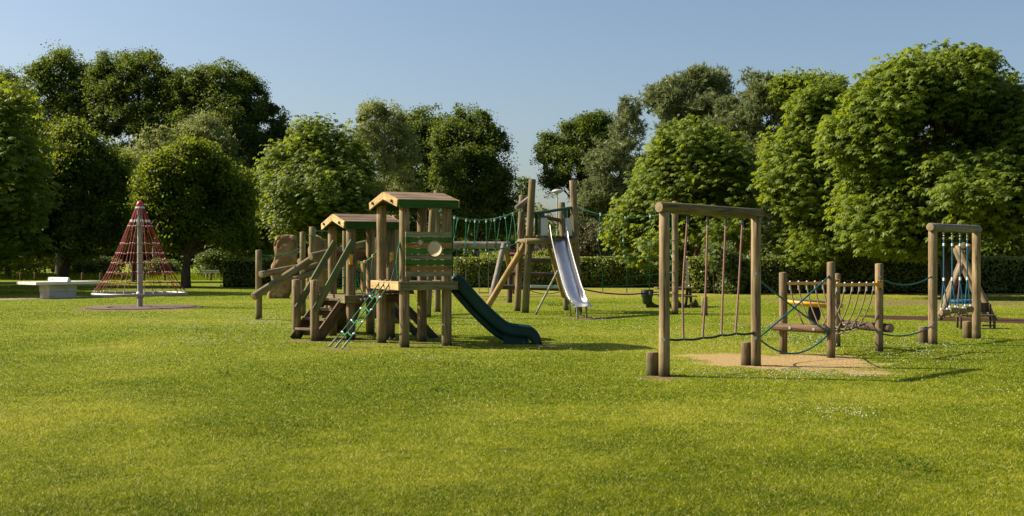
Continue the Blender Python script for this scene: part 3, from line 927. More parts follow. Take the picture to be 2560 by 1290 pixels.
# dark green slide
Zs = 21.3
S0 = T(0.93, 0.52); S1 = V((0.42, 21.35, 0))
SDIR = (S1 - S0); SDIR.z = 0; SDIR.normalize(); SLAT = V((-SDIR.y, SDIR.x, 0))
prof = [(1126, 700), (1134, 690), (1144, 687), (1158, 697), (1175, 716), (1203, 748), (1232, 777), (1258, 800), (1275, 810), (1298, 814), (1322, 817), (1337, 825), (1346, 838), (1351, 853), (1353, 863)]
lip = []
for px, py in prof:
    X = (px - CX) * Zs / FPX
    s = (X - S0.x) / SDIR.x
    q_ = S0 + SDIR * s
    lip.append((s, EYE + (CY - py) * Zs / FPX))
lip3 = through([V((s, 0, z)) for s, z in lip], 4)
half = 0.27
def sl(s, lat, z): return S0 + SDIR * s + SLAT * lat + UP * z
rowsL, = [[]]
sec_rows = []
for i, p in enumerate(lip3):
    t = (lip3[min(i + 1, len(lip3) - 1)] - lip3[max(i - 1, 0)]).normalized()
    nr = V((t.z, 0, -t.x))           # downwards normal in the (s, z) plane
    if nr.z > 0 and i < len(lip3) - 8: nr = -nr
    k = i / len(lip3)
    dep = 0.22 if k < 0.75 else 0.22 - 0.16 * (k - 0.75) / 0.25
    w = []
    for lat, d in ((-half - 0.035, 0.03), (-half - 0.03, -0.004), (-half, -0.008), (-half + 0.03, 0.02), (-half + 0.045, dep * 0.75), (-half + 0.1, dep * 0.97), (0, dep), (half - 0.1, dep * 0.97), (half - 0.045, dep * 0.75), (half - 0.03, 0.02), (half, -0.008), (half + 0.03, -0.004), (half + 0.035, 0.03)):
        w.append(sl(p.x + nr.x * d, lat, p.z + nr.z * d))
    sec_rows.append(w)
slide = MB().sheet(sec_rows).build("slide", M['slide_green'], tower, solid=0.012)
# outer skirts that hide the channel's side, and the ribs under it
for lat in (-half - 0.034, half + 0.034):
    rows = []
    for i, p in enumerate(lip3):
        t = (lip3[min(i + 1, len(lip3) - 1)] - lip3[max(i - 1, 0)]).normalized()
        nr = V((t.z, 0, -t.x))
        if nr.z > 0 and i < len(lip3) - 8: nr = -nr
        k = i / len(lip3)
        dep = 0.2 if k < 0.8 else 0.2 - 0.06 * (k - 0.8) / 0.2
        rows.append([sl(p.x + nr.x * d, lat, max(0.01, p.z + nr.z * d)) for d in (0.0, dep * 0.33, dep * 0.66, dep)])
    MB().sheet(rows).build("slide_wall", M['slide_green'], slide, solid=0.012)
for lat in (-0.2, -0.1, 0.0, 0.1, 0.2):
    rows = []
    for i, p in enumerate(lip3[2:46]):
        t = (lip3[i + 3] - lip3[i + 1]).normalized(); nr = V((t.z, 0, -t.x))
        if nr.z > 0: nr = -nr
        d1 = 0.205; d2 = 0.33 if i > 5 else 0.22 + 0.11 * i / 5
        rows.append([sl(p.x + nr.x * d, lat, max(0.03, p.z + nr.z * d)) for d in (d1, d2)])
    MB().sheet(rows).build("slide_rib", M['slide_green'], slide, solid=0.022)
MB().prism([sl(s, -half + 0.03, z) for s, z in ((1.17, 0.0), (1.14, 0.17), (1.3, 0.2), (1.52, 0.19), (1.6, 0.14), (1.64, 0.0))], SLAT * (2 * half - 0.06)).build("slide_foot", M['slide_green'], slide)

# ------------------------------------------------------------------ log scramble left of the tower
LM = [M['olive'], M['end']]
scr = thing("log_scramble", G(720, 792), "climbing trail of crossed weathered logs on upright posts with green ropes, left of the stairs", "climbing logs")
def upright(px, py, top, r, mat, parent, name="post", topx=None):
    p = G(px, py)
    q_ = P(px if topx is None else topx, top, p.y)
    return log(name, p - UP * 0.06, q_, r, mat, parent), p
upright(647, 798, 625, 0.086, LM, scr)
upright(757, 790.5, 580, 0.082, LM, scr)
upright(781, 789, 567, 0.092, LM, scr)
upright(989, 809, 538, 0.092, LM, scr)
upright(862, 800, 572, 0.06, LM, scr)
upright(941, 795, 600, 0.075, LM, scr)
for a, c, r in ((P(652, 686, 29.55), P(752, 667, 31.0), 0.088), (P(634, 742, 29.2), P(776, 650, 30.75), 0.1), (P(776, 642, 30.6), P(965, 597, 33.0), 0.1), (P(748, 653, 31.35), P(812, 668, 32.4), 0.085),
                (P(758, 674, 30.6), P(822, 654, 31.6), 0.085), (P(735, 699, 30.0), P(884, 645, 32.6), 0.085), (P(862, 640, 31.5), P(952, 610, 33.2), 0.09), (P(846, 650, 32.2), P(905, 664, 33), 0.07), (P(905, 720, 31.5), P(955, 640, 31.0), 0.07)):
    log("log", a, c, r, LM, scr)
for a, c, sg in ((P(657, 637, 29.7), P(752, 619, 31.1), 0.11), (P(790, 577, 30.9), P(860, 574, 31.6), 0.03), (P(772, 588, 30.9), P(845, 612, 31.6), 0.02)):
    MB().tube(sagline(a, c, sg, 10), 0.014, 6).build("rope", M['green_rope'], scr)

# ------------------------------------------------------------------ climbing boulders
m, nt, n, l, b = new_mat("sandstone")
tc = n.new("ShaderNodeTexCoord")
n1 = noise_node(n, l, tc.outputs["Object"], 1.6, 6, 0.6, 0.4); n2 = noise_node(n, l, tc.outputs["Object"], 9, 6, 0.7)
r1 = ramp(n, [(0.34, (0.11, 0.06, 0.034)), (0.5, (0.29, 0.178, 0.078)), (0.64, (0.46, 0.315, 0.14))]); l.new(n1.outputs["Fac"], r1.inputs["Fac"])
col = mix_col(n, l, math_node(n, l, 'MULTIPLY', n2.outputs["Fac"], 0.55), r1.outputs["Color"], (0.22, 0.14, 0.085))
l.new(col, b.inputs["Base Color"]); b.inputs["Roughness"].default_value = 0.9; b.inputs["Specular IOR Level"].default_value = 0.15
bp = n.new("ShaderNodeBump"); bp.inputs["Strength"].default_value = 0.7; bp.inputs["Distance"].default_value = 0.05
l.new(n2.outputs["Fac"], bp.inputs["Height"]); l.new(bp.outputs[0], b.inputs["Normal"])
M['stone'] = m
def boulder(rows, Z, depth, seed, label):
    "rows: (pixel y, left x, right x) from the ground up"
    c0 = P((rows[0][1] + rows[0][2]) / 2, rows[0][0], Z)
    zs = [EYE + (CY - r[0]) * Z / FPX for r in rows]
    z0 = zs[0]
    ys = np.linspace(0, len(rows) - 1, 34)
    vs = []; ns = 44
    for t in ys:
        i = min(int(t), len(rows) - 2); f_ = t - i
        xl = ((rows[i][1] * (1 - f_) + rows[i + 1][1] * f_) - CX) * Z / FPX; xr = ((rows[i][2] * (1 - f_) + rows[i + 1][2] * f_) - CX) * Z / FPX
        z = zs[i] * (1 - f_) + zs[i + 1] * f_ - z0
        dy = depth * (0.75 + 0.25 * math.cos(t * 0.5)) * (0.8 if t > len(rows) - 1.6 else 1)
        for k in range(ns):
            a = 2 * math.pi * k / ns
            ca, sa = math.cos(a), math.sin(a)
            e = 0.5
            x = (xl + xr) / 2 + (xr - xl) / 2 * math.copysign(abs(ca) ** e, ca)
            y = Z + dy / 2 + dy / 2 * math.copysign(abs(sa) ** e, sa)
            p = V((x, y, z))
            d1 = mnoise.noise(p * 1.5 + V((seed, 0, 0))); d2 = mnoise.noise(p * 4.5 + V((0, seed, 0)))
            rg = 1 - abs(mnoise.noise(p * 2.4 + V((seed, seed, 0))))
            edge = min(1, t * 1.2, 1)
            k_ = 0.075 * d1 + 0.055 * d2 - 0.09 * max(0, rg - 0.8) * 4
            vs.append(V((x + ca * k_, y + sa * k_ * 1.6, max(-0.05, z + 0.03 * d2 * edge))))
    m_ = len(ys)
    mb = MB()
    fs = [(i * ns + k, i * ns + (k + 1) % ns, (i + 1) * ns + (k + 1) % ns, (i + 1) * ns + k) for i in range(m_ - 1) for k in range(ns)]
    top = sum((V(v) for v in vs[-ns:]), V()) / ns + UP * 0.07
    mb.add(vs, fs, 0, True)
    mb.add(vs[-ns:] + [top], [(k, (k + 1) % ns, ns) for k in range(ns)], 0, True)
    o = mb.build("boulder", M['stone'])
    return tag(o, label, "boulder", "standing climbing boulders")
boulder(((744, 667, 719), (715, 668, 724), (680, 676, 730), (640, 681, 737), (605, 681, 741), (594, 684, 740), (587, 694, 735)), 45, 0.9, 3.1, "tall flat-topped sandstone boulder standing upright on the lawn")
boulder(((746, 756, 806), (700, 762, 812), (650, 767, 820), (620, 768, 822), (604, 772, 815), (594, 780, 800)), 46.5, 0.9, 8.7, "pointed sandstone boulder half hidden behind the climbing logs")
M['tan_paving'] = plain('tan_paving', (0.26, 0.20, 0.12), .9, var=.3, scale=6, dirt=(0.14, 0.13, 0.04))
# ------------------------------------------------------------------ tall slide tower
PM = [M['post'], M['end']]; OM = [M['olive'], M['end']]; YM = [M['yellowlog'], M['end']]; GM = [M['greylog'], M['end']]; DM = [M['darklog'], M['end']]
ZT = 33.2
st = thing("slide_tower", P(1380, 781, ZT) * 1, "tall log tower with leaning posts and shiny steel slide near the hedge", "slide tower")
W[st.name] = Matrix.Translation(V((P(1380, 781, ZT).x, ZT, 0))); st.matrix_basis = W[st.name]
def lean(b_px, t_px, t_py, Z, r, mat, par, zt=None, name="post"):
    a = V(((b_px - CX) * Z / FPX, Z, -0.05)); c = P(t_px, t_py, Z if zt is None else zt)
    return log(name, a, c, r, mat, par)
lean(1313, 1331, 448, 33.2, 0.105, OM, st)
lean(1293, 1306, 488, 34.4, 0.10, PM, st)
lean(1447, 1432, 451, 33.4, 0.105, PM, st)
lean(1417, 1404, 506, 34.9, 0.105, OM, st)
log("deck_log", P(1298, 604, 33.9), P(1330, 601, 33.1), 0.08, OM, st)
log("deck_log", P(1316, 603, 33.05), P(1446, 600, 33.25), 0.085, OM, st)
log("deck_log", P(1300, 604, 34.5), P(1425, 602, 34.9), 0.085, PM, st)
mb = MB()
for k in range(8):
    a = P(1318 + k * 15, 594, 34.0)
    mb.box((a.x, 33.95, a.z + 0.02), (0.155, 1.7, 0.04))
mb.build("deck", M['deck'], st, world_m=axis_matrix(P(1318, 594, 33), P(1318, 594, 35), UP))
log("brace", P(1217, 770, 34.0), P(1314, 608, 33.6), 0.095, YM, st)
log("brace", P(1371, 612, 34.2), P(1408, 742, 34.9), 0.06, YM, st)
log("cross_log", P(1290, 521, 33.4), P(1327, 493, 33.7), 0.075, GM, st)
log("rail_log", P(1318, 536, 34.5), P(1345, 543, 34.4), 0.05, PM, st)
log("rail_log", P(1356, 542, 34.6), P(1406, 552, 34.9), 0.06, [M['brownboard'], M['end']], st)
for px in (1341, 1349, 1357):
    p = P(px, 0, 33.35)
    mb = MB().box((p.x, 33.35, 2.6), (0.088, 0.03, 0.66)); mb.build("side_board", M['greenboard' if px == 1341 else 'greyboard' if px == 1349 else 'palegreen'], st, world_m=axis_matrix((p.x, 33.35, 2.2), (p.x, 33.35, 3), V((1, 0, 0))))
for px in (1414, 1422):
    p = P(px, 0, 33.4)
    MB().box((p.x, 33.4, 2.68), (0.088, 0.03, 0.72)).build("side_board", M['palegreen' if px == 1414 else 'greenboard'], st, world_m=axis_matrix((p.x, 33.4, 2.2), (p.x, 33.4, 3), V((1, 0, 0))))
hb = MB().tube([P(1334, 534, 33.3), P(1380, 527, 33.25), P(1430, 519, 33.35)], 0.045, 10)
hb.build("hand_bar", M['dark_metal'], st)
MB().tube([P(1355, 531, 33.3), P(1354, 546, 33.3)], 0.05, 8).tube([P(1410, 523, 33.3), P(1411, 545, 33.3)], 0.045, 8).build_split("bar_bracket", M['dark_metal'], st)
# steel chute
path = [P(1391, 596, 33.2), P(1394, 606, 33.0), P(1399, 628, 32.6), P(1408, 665, 31.9), P(1418, 703, 31.2), P(1428, 738, 30.6), P(1437, 755, 30.2), P(1450, 762, 29.9), P(1463, 767, 29.65)]
pth = through(path, 5)
rows = []
for i, p in enumerate(pth):
    t = (pth[min(i + 1, len(pth) - 1)] - pth[max(i - 1, 0)]).normalized()
    lat = t.cross(UP); lat.z = 0
    lat = (V((0.97, 0.24, 0)) - t * V((0.97, 0.24, 0)).dot(t)).normalized()
    nr = lat.cross(t).normalized()
    if nr.z < 0: nr = -nr
    k = i / (len(pth) - 1)
    wl_ = 0.22 if k < 0.86 else 0.22 + 0.05 * (k - .86) / .14
    hgt = (0.30 + 0.14 * max(0, 1 - k * 5)) if k < 0.72 else 0.30 * max(0.02, 1 - (k - 0.72) / 0.2)
    row = []
    for s in range(-9, 10):
        a = s / 9
        if abs(a) < 0.66:
            x = wl_ * math.sin(a / 0.66 * math.pi / 2 * 0.95); z = 0.13 * (1 - math.cos(a / 0.66 * math.pi / 2 * 0.95)) * (1 if k < .8 else max(0.1, 1 - (k - .8) / .2))
        else:
            e = (abs(a) - 0.66) / 0.34
            x = math.copysign(wl_ * 0.997 + 0.03 * e, a); z = (0.12 + (hgt - 0.12) * e) if hgt > 0.12 else hgt * (0.7 + 0.3 * e)
        row.append(p + lat * x + nr * z)
    rows.append(row)
chute = MB().sheet(rows).build("steel_chute", M['steel'], st, solid=0.008)
for c in (0, -1):
    MB().tube([r[c] for r in rows[:-6]], 0.014, 6).build("chute_rim", M['steel_dull'], chute)
for s in (-0.36, 0.36):  # side plates at the top
    c = path[0] + V((s, 0.02, 0.27))
    MB().box(c, (0.19, 0.02, 0.66)).build("side_plate", M['steel_dull'], st)
for (a, c) in ((P(1395, 676, 31.7), G(1339, 786)), (P(1424, 762, 30.4), G(1427, 789)), (P(1443, 764, 29.9), G(1444, 797)), (P(1466, 768, 29.7), G(1466, 795)), (P(1440, 764, 30.3), G(1452, 787))):
    MB().tube([a, c], 0.03, 8).build("chute_leg", M['galv'], chute)

# ------------------------------------------------------------------ hanging rope bridge and its leaning posts
rb = thing("rope_bridge", G(1094, 780), "green hanging rope bridge with V shaped drop ropes between leaning posts and slide tower", "rope bridge")
lean(1094, 1092.5, 476, 33.7, 0.095, OM, rb)
lean(1068, 1084, 484, 30.5, 0.095, OM, rb)
h1 = sagline(P(1098, 531, 33.5), P(1312, 519, 33.5), 0.30, 28); h2 = sagline(P(1098, 527, 31.2), P(1296, 528, 34.2), 0.26, 28)
ft = sagline(P(1090, 607, 32.6), P(1306, 601, 33.8), 0.30, 28)
for ln, nm, r in ((h1, "hand_rope", .017), (h2, "hand_rope", .017), (ft, "foot_rope", .02)):
    MB().tube(ln, r, 6).build(nm, M['green_rope'], rb)
for k in range(8):
    i = 2 + int(3.5 * k)
    for hl, off in ((h1, 1), (h2, 0)):
        a = hl[min(27, i + off)]; c = ft[min(27, i)]
        d = MB().tube([a, a.lerp(c, .5) + V((0.012, 0, 0)), c], 0.012, 6).build("drop_rope", M['green_rope'], rb)
        MB().tube([a + UP * 0.02, a - UP * 0.07], 0.022, 6).build_split("ferrule", M['white_plastic'], d)
        MB().tube([c + UP * 0.06, c - UP * 0.03], 0.022, 6).build_split("ferrule", M['white_plastic'], d)

# ------------------------------------------------------------------ log ladder rails and basket net behind the tower
ll = thing("log_ladder", G(1345, 748), "three dark horizontal logs on posts above a green rope hammock behind steel slide", "log ladder")
for (ax_, ay, bx, by, z) in ((1292, 650, 1412, 651, 41.5), (1274, 683, 1420, 690, 40.5), (1245, 717, 1418, 722, 39.5)):
    log("log", P(ax_, ay, z), P(bx, by, z + 0.6), 0.085, DM, ll)
lean(1292, 1292, 642, 41.7, 0.09, DM, ll); lean(1274, 1276, 676, 40.7, 0.09, DM, ll); lean(1418, 1416, 640, 41.0, 0.09, DM, ll)
hm = MB()
for k in range(6):
    z0 = 38.2 + k * 0.28
    hm.tube(sagline(P(1316, 722, z0), P(1412, 724, z0 + .2), 0.16, 12), 0.013, 5)
for k in range(11):
    px = 1322 + k * 8.5
    t = (px - 1316) / 96
    s = 0.16 * 4 * t * (1 - t)
    hm.tube([P(px, 723, 38.2) - UP * s, P(px + 3, 723, 39.6) - UP * s], 0.011, 5)
hm.build("hammock_net", M['green_rope'], ll)
MB().tube([P(1326, 716, 38.6), P(1410, 718, 38.8)], 0.05, 8).build("hammock_bar", M['steel_dull'], ll)
MB().tube([P(1375, 718, 38.3), P(1412, 700, 38.6)], 0.016, 6).build("stay_rope", M['green_rope'], ll)

# ------------------------------------------------------------------ swing set behind
sw = thing("swing_set", G(1160, 742), "log swing frame with thin chains and two plain seats behind rope bridge", "swing set")
SZ = 47.5
log("cross_beam", P(985, 612, SZ), P(1276, 613, SZ + 0.3), 0.15, GM, sw)
for bx, by, tx, ty, mat in ((1228, 743, 1260, 610, GM), (1288, 734, 1262, 609, PM), (975, 742, 1003, 610, GM), (1030, 735, 1004, 609, PM)):
    log("leg", G(bx, by) - UP * 0.05, P(tx, ty, SZ + (0.2 if by > 740 else 0.6)), 0.115, mat, sw)
for xa, xb, seat in ((1198, 1221, 732), (1141, 1165, 727), (1062, 1086, 730)):
    c = MB(); p = P((xa + xb) / 2, seat, SZ)
    w_ = (xb - xa) * SZ / FPX
    stt = MB().box(p, (w_ + 0.06, 0.2, 0.035)).build("swing_seat", M['rubber'], sw, bevel=0.008)
    for px in (xa, xb):
        top = P(px, 614, SZ); q_ = P(px, seat, SZ)
        mid_ = [top.lerp(q_, t) for t in np.linspace(0, 1, 9)]
        MB().tube(mid_, 0.014, 5).build("swing_chain", M['chain'], stt)

# ------------------------------------------------------------------ climbing net right of the slide tower
cn = thing("climbing_net", G(1688, 785), "sparse green climbing net hung between slide tower and a tall ringed post", "climbing net")
pw = G(1688, 786)
log("post", pw - UP * .05, P(1688.5, 503, pw.y), 0.088, PM, cn)
def seg(name, pts, r=.012, mat='green_rope', n=6):
    return MB().tube(through([P(*p) for p in pts], n), r, 6).build(name, M[mat], cn)
zt = 33.0
seg("top_rope", [(1442, 519, 33.3), (1500, 536, zt), (1563, 545, zt), (1627, 540, zt), (1682, 530, pw.y)], .014)
seg("net_rope", [(1500, 642, zt), (1563, 646, zt), (1627, 643, zt), (1684, 636, pw.y)])
seg("net_rope", [(1600, 667, zt), (1627, 664, zt), (1684, 660, pw.y)])
seg("net_rope", [(1572, 692, zt), (1627, 687, zt), (1684, 681, pw.y)])
seg("net_rope", [(1500, 716, zt), (1563, 714, zt), (1627, 710, zt), (1684, 705, pw.y)])
for pts in (((1501, 536, zt), (1494, 600, zt), (1504, 650, zt), (1507, 731, zt)), ((1563, 545, zt), (1558, 600, zt), (1566, 650, zt), (1567, 735, zt)), ((1626, 540, zt), (1623, 610, zt), (1624, 650, zt), (1624, 732, zt)), ((1680, 532, zt), (1681, 640, zt), (1681, 728, zt))):
    o = seg("upright_rope", pts)
    for q_ in (pts[0], pts[1], pts[-1]):
        p = P(*q_); MB().tube([p - UP * .04, p + UP * .04], .022, 6).build_split("ferrule", M['white_plastic'], o)
seg("bottom_rope", [(1452, 722, 33.4), (1507, 732, zt), (1567, 736, zt), (1624, 732, zt), (1683, 726, pw.y)], .02, 'dark_rope')
for z in (0.65, 0.93, 1.22, 1.52, 1.82, 2.12):
    MB().tube([pw + V((math.cos(a) * .098, math.sin(a) * .098, z + .012 * math.sin(a))) for a in [i * math.pi / 8 for i in range(17)]], .009, 5).build("post_loop", M['brown_rope'], cn)
    MB().tube([pw + V((-.1, -.03, z)), pw + V((-.15, -.06, z - .02)), pw + V((-.11, -.08, z - .07))], .009, 5).build("loop_tail", M['green_rope'], cn)

# ------------------------------------------------------------------ near rope frame
def stump(px, py, hpx, r, label, mat):
    p = G(px, py)
    h = hpx * p.y / FPX
    o = log("stump", p - UP * .06, p + UP * h, r, mat, None, sides=22)
    return tag(o, label, "stump", "cut log stumps beside the frames")
def post_frame(name, label, cat, b0, t0, b1, t1, r, rb_, mats, over0, over1):
    p0, p1 = G(*b0), G(*b1)
    fr = thing(name, p0, label, cat, "two post rope frames")
    h0 = (b0[1] - t0) * p0.y / FPX; h1 = (b1[1] - t1) * p1.y / FPX
    log("post", p0 - UP * .08, p0 + UP * (h0 - rb_ * .82), r, mats, fr, r1=r * .96)
    log("post", p1 - UP * .08, p1 + UP * (h1 - rb_ * .82), r, mats, fr, r1=r * .96)
    a = p0 + UP * h0; c = p1 + UP * h1
    d = (c - a).normalized()
    return fr, p0, p1, a, c, d
fr, f0, f1, fa, fc, fd = post_frame("rope_traverse", "tall log frame with four hanging pink ropes over worn straw patch", "rope frame", (1661, 941), 519, (1890, 914.5), 534.5, 0.074, 0.076, PM, .1, .1)
log("cross_beam", fa - fd * 0.12, fc + fd * 0.12, 0.078, [M['mossbeam'], M['end']], fr)
fn = V((-fd.y, fd.x, 0)).normalized()
side_in = fd.copy(); side_in.z = 0; side_in.normalize()
low0 = f0 + side_in * .075 + UP * .50; low1 = f1 - side_in * .075 + UP * .49
rp = []
for t, tb, dz in ((.235, .17, -0.018), (.45, .39, -.015), (.65, .61, .005), (.84, .78, .012)):
    a = fa.lerp(fc, t) - UP * .085; c = low0.lerp(low1, tb + .0) + UP * dz
    rp.append((a, c))
pts = [low0, rp[0][1]]
line = []
nodes = [low0] + [c for a, c in rp] + [low1]
for i in range(5):
    sg = sagline(nodes[i], nodes[i + 1], .016 if i else .012, 5)
    line += sg[:-1] if i < 4 else sg
MB().tube(line, 0.0165, 7).build("foot_rope", M['dark_rope'], fr)
for k, (a, c) in enumerate(rp):
    off = V(((-.03, 0.012, -.004, .006)[k], 0, 0))
    ln = through([a - UP * .06, a.lerp(c, .3) + off * .5, a.lerp(c, .62) + off, c + UP * .04], 6)
    o = MB().tube(ln, 0.0145, 8).build("hanging_rope", M['pink_rope'], fr)
    e = MB(); e.tube([a + UP * .03, a - UP * .02], .017, 8); e.tube([a - UP * .02, a - UP * .13], .019, 8); e.build_split("rope_thimble", M['dark_bolt'], o)
    MB().tube([a - UP * .13, a - UP * .16], .02, 8).build_split("ferrule", M['steel_dull'], o)
    MB().tube([c - UP * .012, c + UP * .06], .018, 8).build_split("ferrule", M['galv'], o)
for p, z, d in ((f0, .50, V((-.30, -.95, 0))), (f1, .42, V((-.3, -.95, 0))), (f1, 1.37, V((-.3, -.95, 0)))):
    d = d.normalized()
    MB().tube([p + d * .066 + UP * z, p + d * .085 + UP * z], .024, 10).build("bolt", M['bolt'], fr)
MB().ball(low1, .03).build("rope_anchor", M['dark_bolt'], fr)
SM = [M['brownboard'], M['end']]
stump(1631, 938, 58, 0.083, "short brown stump left of the nearest tall post, at bottom of the pink rope frame", SM)
stump(1865.5, 913, 58, 0.078, "short brown stump on the straw patch beside the pink rope frame", SM)

# ------------------------------------------------------------------ cradle bridge of ropes
cb = thing("cradle_bridge", G(2080, 885), "low rope cradle bridge with yellow rails, four posts and two end logs", "rope bridge")
E = {}
for k, px, py, top, r in (("e1", 1958, 885, 681, .068), ("e2", 2077.5, 894, 655, .066), ("e3", 2198, 878, 659, .068), ("e4", 2092, 867, 684, .062)):
    E[k] = G(px, py)
    log("post", E[k] - UP * .06, E[k] + UP * ((py - top) * E[k].y / FPX), r, PM, cb)
def away(a, c): d = (c - a); d.z = 0; return d.normalized()
dl = away(E['e1'], E['e2']); nl = V((dl.y, -dl.x, 0))
log("end_log", E['e1'] - dl * .13 + nl * .12 + UP * .455, E['e2'] + dl * .0 + nl * .12 + UP * .455, .064, [M['brownboard'], M['end']], cb)
dr = away(E['e4'], E['e3']); nr_ = V((-dr.y, dr.x, 0))
log("end_log", E['e4'] - dr * .0 + nr_ * .11 + UP * .41, E['e3'] + dr * .17 + nr_ * .11 + UP * .40, .075, DM, cb)
r1a, r1b = E['e1'] + UP * 1.175, E['e4'] + UP * 1.15
r2a, r2b = E['e2'] + UP * 1.165, E['e3'] + UP * 1.15
for a, c in ((r1a, r1b), (r2a, r2b)):
    d = away(a, c)
    rail = board("yellow_rail", a + d * .055, c - d * .055, .05, .04, UP, M['yellow_rail'], cb)
    pl = MB().box(c - d * .0 + V((-.02, -.075, -.01)), (.1, .03, .16)); pl.build("rail_bracket", M['yellow_rail'], rail, bevel=.006)
    bl = MB(); bl.ball(c + V((-.01, -.095, .055)), .02); bl.ball(c + V((-.01, -.095, -.075)), .02); bl.build_split("bracket_bolt", M['dark_bolt'], rail)
fl1a, fl1b = E['e1'].lerp(E['e2'], .33) + UP * .50, E['e4'].lerp(E['e3'], .33) + UP * .45
fl2a, fl2b = E['e1'].lerp(E['e2'], .66) + UP * .50, E['e4'].lerp(E['e3'], .66) + UP * .45
for a, c in ((fl1a, fl1b), (fl2a, fl2b)):
    MB().tube(sagline(a, c, .1, 10), .014, 6).build("foot_rope", M['dark_rope'], cb)
for k in range(6):
    t = (k + .8) / 6.6
    a = r1a.lerp(r1b, t); c = r2a.lerp(r2b, t)
    sag_ = .1 * 4 * t * (1 - t)
    m1 = fl1a.lerp(fl1b, t) - UP * sag_; m2 = fl2a.lerp(fl2b, t) - UP * sag_
    ln = through([a - UP * .03, a.lerp(m1, .4) - UP * .06 - (m2 - m1) * .12, m1, m1.lerp(m2, .5) - UP * .06, m2, c.lerp(m2, .4) - UP * .06 + (m2 - m1) * .12, c - UP * .03], 5)
    o = MB().tube(ln, .0125, 6).build("cradle_rope", M['brown_rope'], cb)
    fe = MB()
    for p in (a, c): fe.tube([p - UP * .03, p - UP * .11], .018, 7)
    fe.build_split("ferrule", M['galv'], o)
    bb = MB()
    for p in (a, c): bb.ball(p + UP * .03, .016)
    for p in (m1, m2): bb.ball(p, .02)
    bb.build_split("rope_joint", M['white_plastic'], o)
for p, z, d in ((E['e3'], 1.28, V((-.25, -1, 0))), (E['e3'], .37, V((-.25, -1, 0)))):
    d = d.normalized(); MB().tube([p + d * .06 + UP * z, p + d * .08 + UP * z], .024, 10).build("bolt", M['bolt'], cb)
for t in (.28, .78):
    p = E['e1'].lerp(E['e2'], t) + nl * .185 + UP * .455
    MB().tube([p - nl * .02, p + nl * .006], .024, 10).build("bolt", M['bolt'], cb)

# the crossing ropes tied between the frames and the cradle bridge
xa = thing("crossing_ropes", f1, "three teal ropes crossed between tall pink rope frame and cradle bridge", "ropes", "teal link ropes")
def link_rope(par, a, c, sg):
    o = MB().tube(sagline(a, c, sg, 14), .0135, 7).build("rope", M['teal_rope'], par)
    e = MB(); e.ball(V(c), .026); e.ball(V(a), .026); e.build_split("rope_end", M['dark_bolt'], o)
d = away(f1, E['e2'])
link_rope(xa, f1 + d * .07 + UP * 1.28, E['e2'] - d * .07 + UP * .405, .02)
link_rope(xa, f1 + d * .07 + UP * .41, E['e2'] - d * .07 + UP * 1.30, .01)
link_rope(xa, f1 + d * .07 + UP * .40, E['e2'] - d * .07 + UP * .39, .27)

# ------------------------------------------------------------------ far rope frame with hanging log steps
lf, g0, g1, ga, gc, gd = post_frame("log_step_frame", "log frame with blue ropes holding up hanging log steps", "rope frame", (2332, 861), 568, (2441, 846.5), 573, .083, .08, PM, .1, .1)
log("cross_beam", ga - gd * .12, gc + gd * .1, .078, [M['greylog'], M['end']], lf)
gn = V((-gd.y, gd.x, 0)); gn.z = 0; gn.normalize()
xb_ = thing("crossing_ropes", E['e3'], "two sagging teal ropes between cradle bridge and log step frame", "ropes", "teal link ropes")
d = away(E['e3'], g0)
link_rope(xb_, E['e3'] + d * .07 + UP * 1.24, g0 - d * .06 + UP * 1.26, .13)
link_rope(xb_, E['e3'] + d * .07 + UP * .30, g0 - d * .06 + UP * .34, .10)
for k, t in enumerate((.24, .43, .61, .78)):
    a = ga.lerp(gc, t) - UP * .09
    base = g0.lerp(g1, t)
    split = base + UP * 1.20
    z = .66
    L = .32
    e0 = base - gn * -L + UP * z; e1 = base - gn * L + UP * z
    ax0 = base - V((.10, .09, 0)) + UP * (z - .09 + .03 * (k % 2)); ax1 = base + V((.11, .07, 0)) + UP * (z - .09 + .03 * (k % 2))
    lg = log("step_log", ax0, ax1, .062, PM, lf)
    o = MB().tube([a - UP * .1, split], .0145, 7).build("hanging_rope", M['blue_rope'], lf)
    MB().tube([split, ax0.lerp(ax1, .12) + UP * .05], .012, 6).tube([split, ax0.lerp(ax1, .88) + UP * .05], .012, 6).build_split("rope_fork", M['blue_rope'], o)
    e = MB(); e.ball(a - UP * .01, .022); e.ball(a - UP * .06, .02); e.tube([a - UP * .09, a - UP * .13], .02, 7)
    e.build_split("shackle", M['galv'], o)
    e = MB(); e.tube([a - UP * .2, a - UP * .25], .021, 7); e.tube([split + UP * .03, split - UP * .03], .022, 7); e.ball(ax0.lerp(ax1, .12) + UP * .07, .024); e.ball(ax0.lerp(ax1, .88) + UP * .07, .024)
    e.build_split("ferrule", M['white_plastic'], o)
cpts = []
for k in range(5):
    p = g0.lerp(g1, .12 + k * .2) + UP * .55; cpts += [p, g0.lerp(g1, .22 + k * .2) + UP * .47] if k < 4 else [p]
MB().tube(through(cpts, 4), .013, 5).build("link_chain", M['brown_rope'], lf)
MB().tube([g0 + V((-.2, -.8, 0)).normalized() * .076 + UP * .41, g0 + V((-.2, -.8, 0)).normalized() * .09 + UP * .41], .02, 10).build("bolt", M['bolt'], lf)
stump(2308, 858, 42, .088, "brown stump left of the log step frame, at its nearer post", SM)
stump(2418, 845, 42, .086, "brown stump between bench and the far post of log step frame", SM)

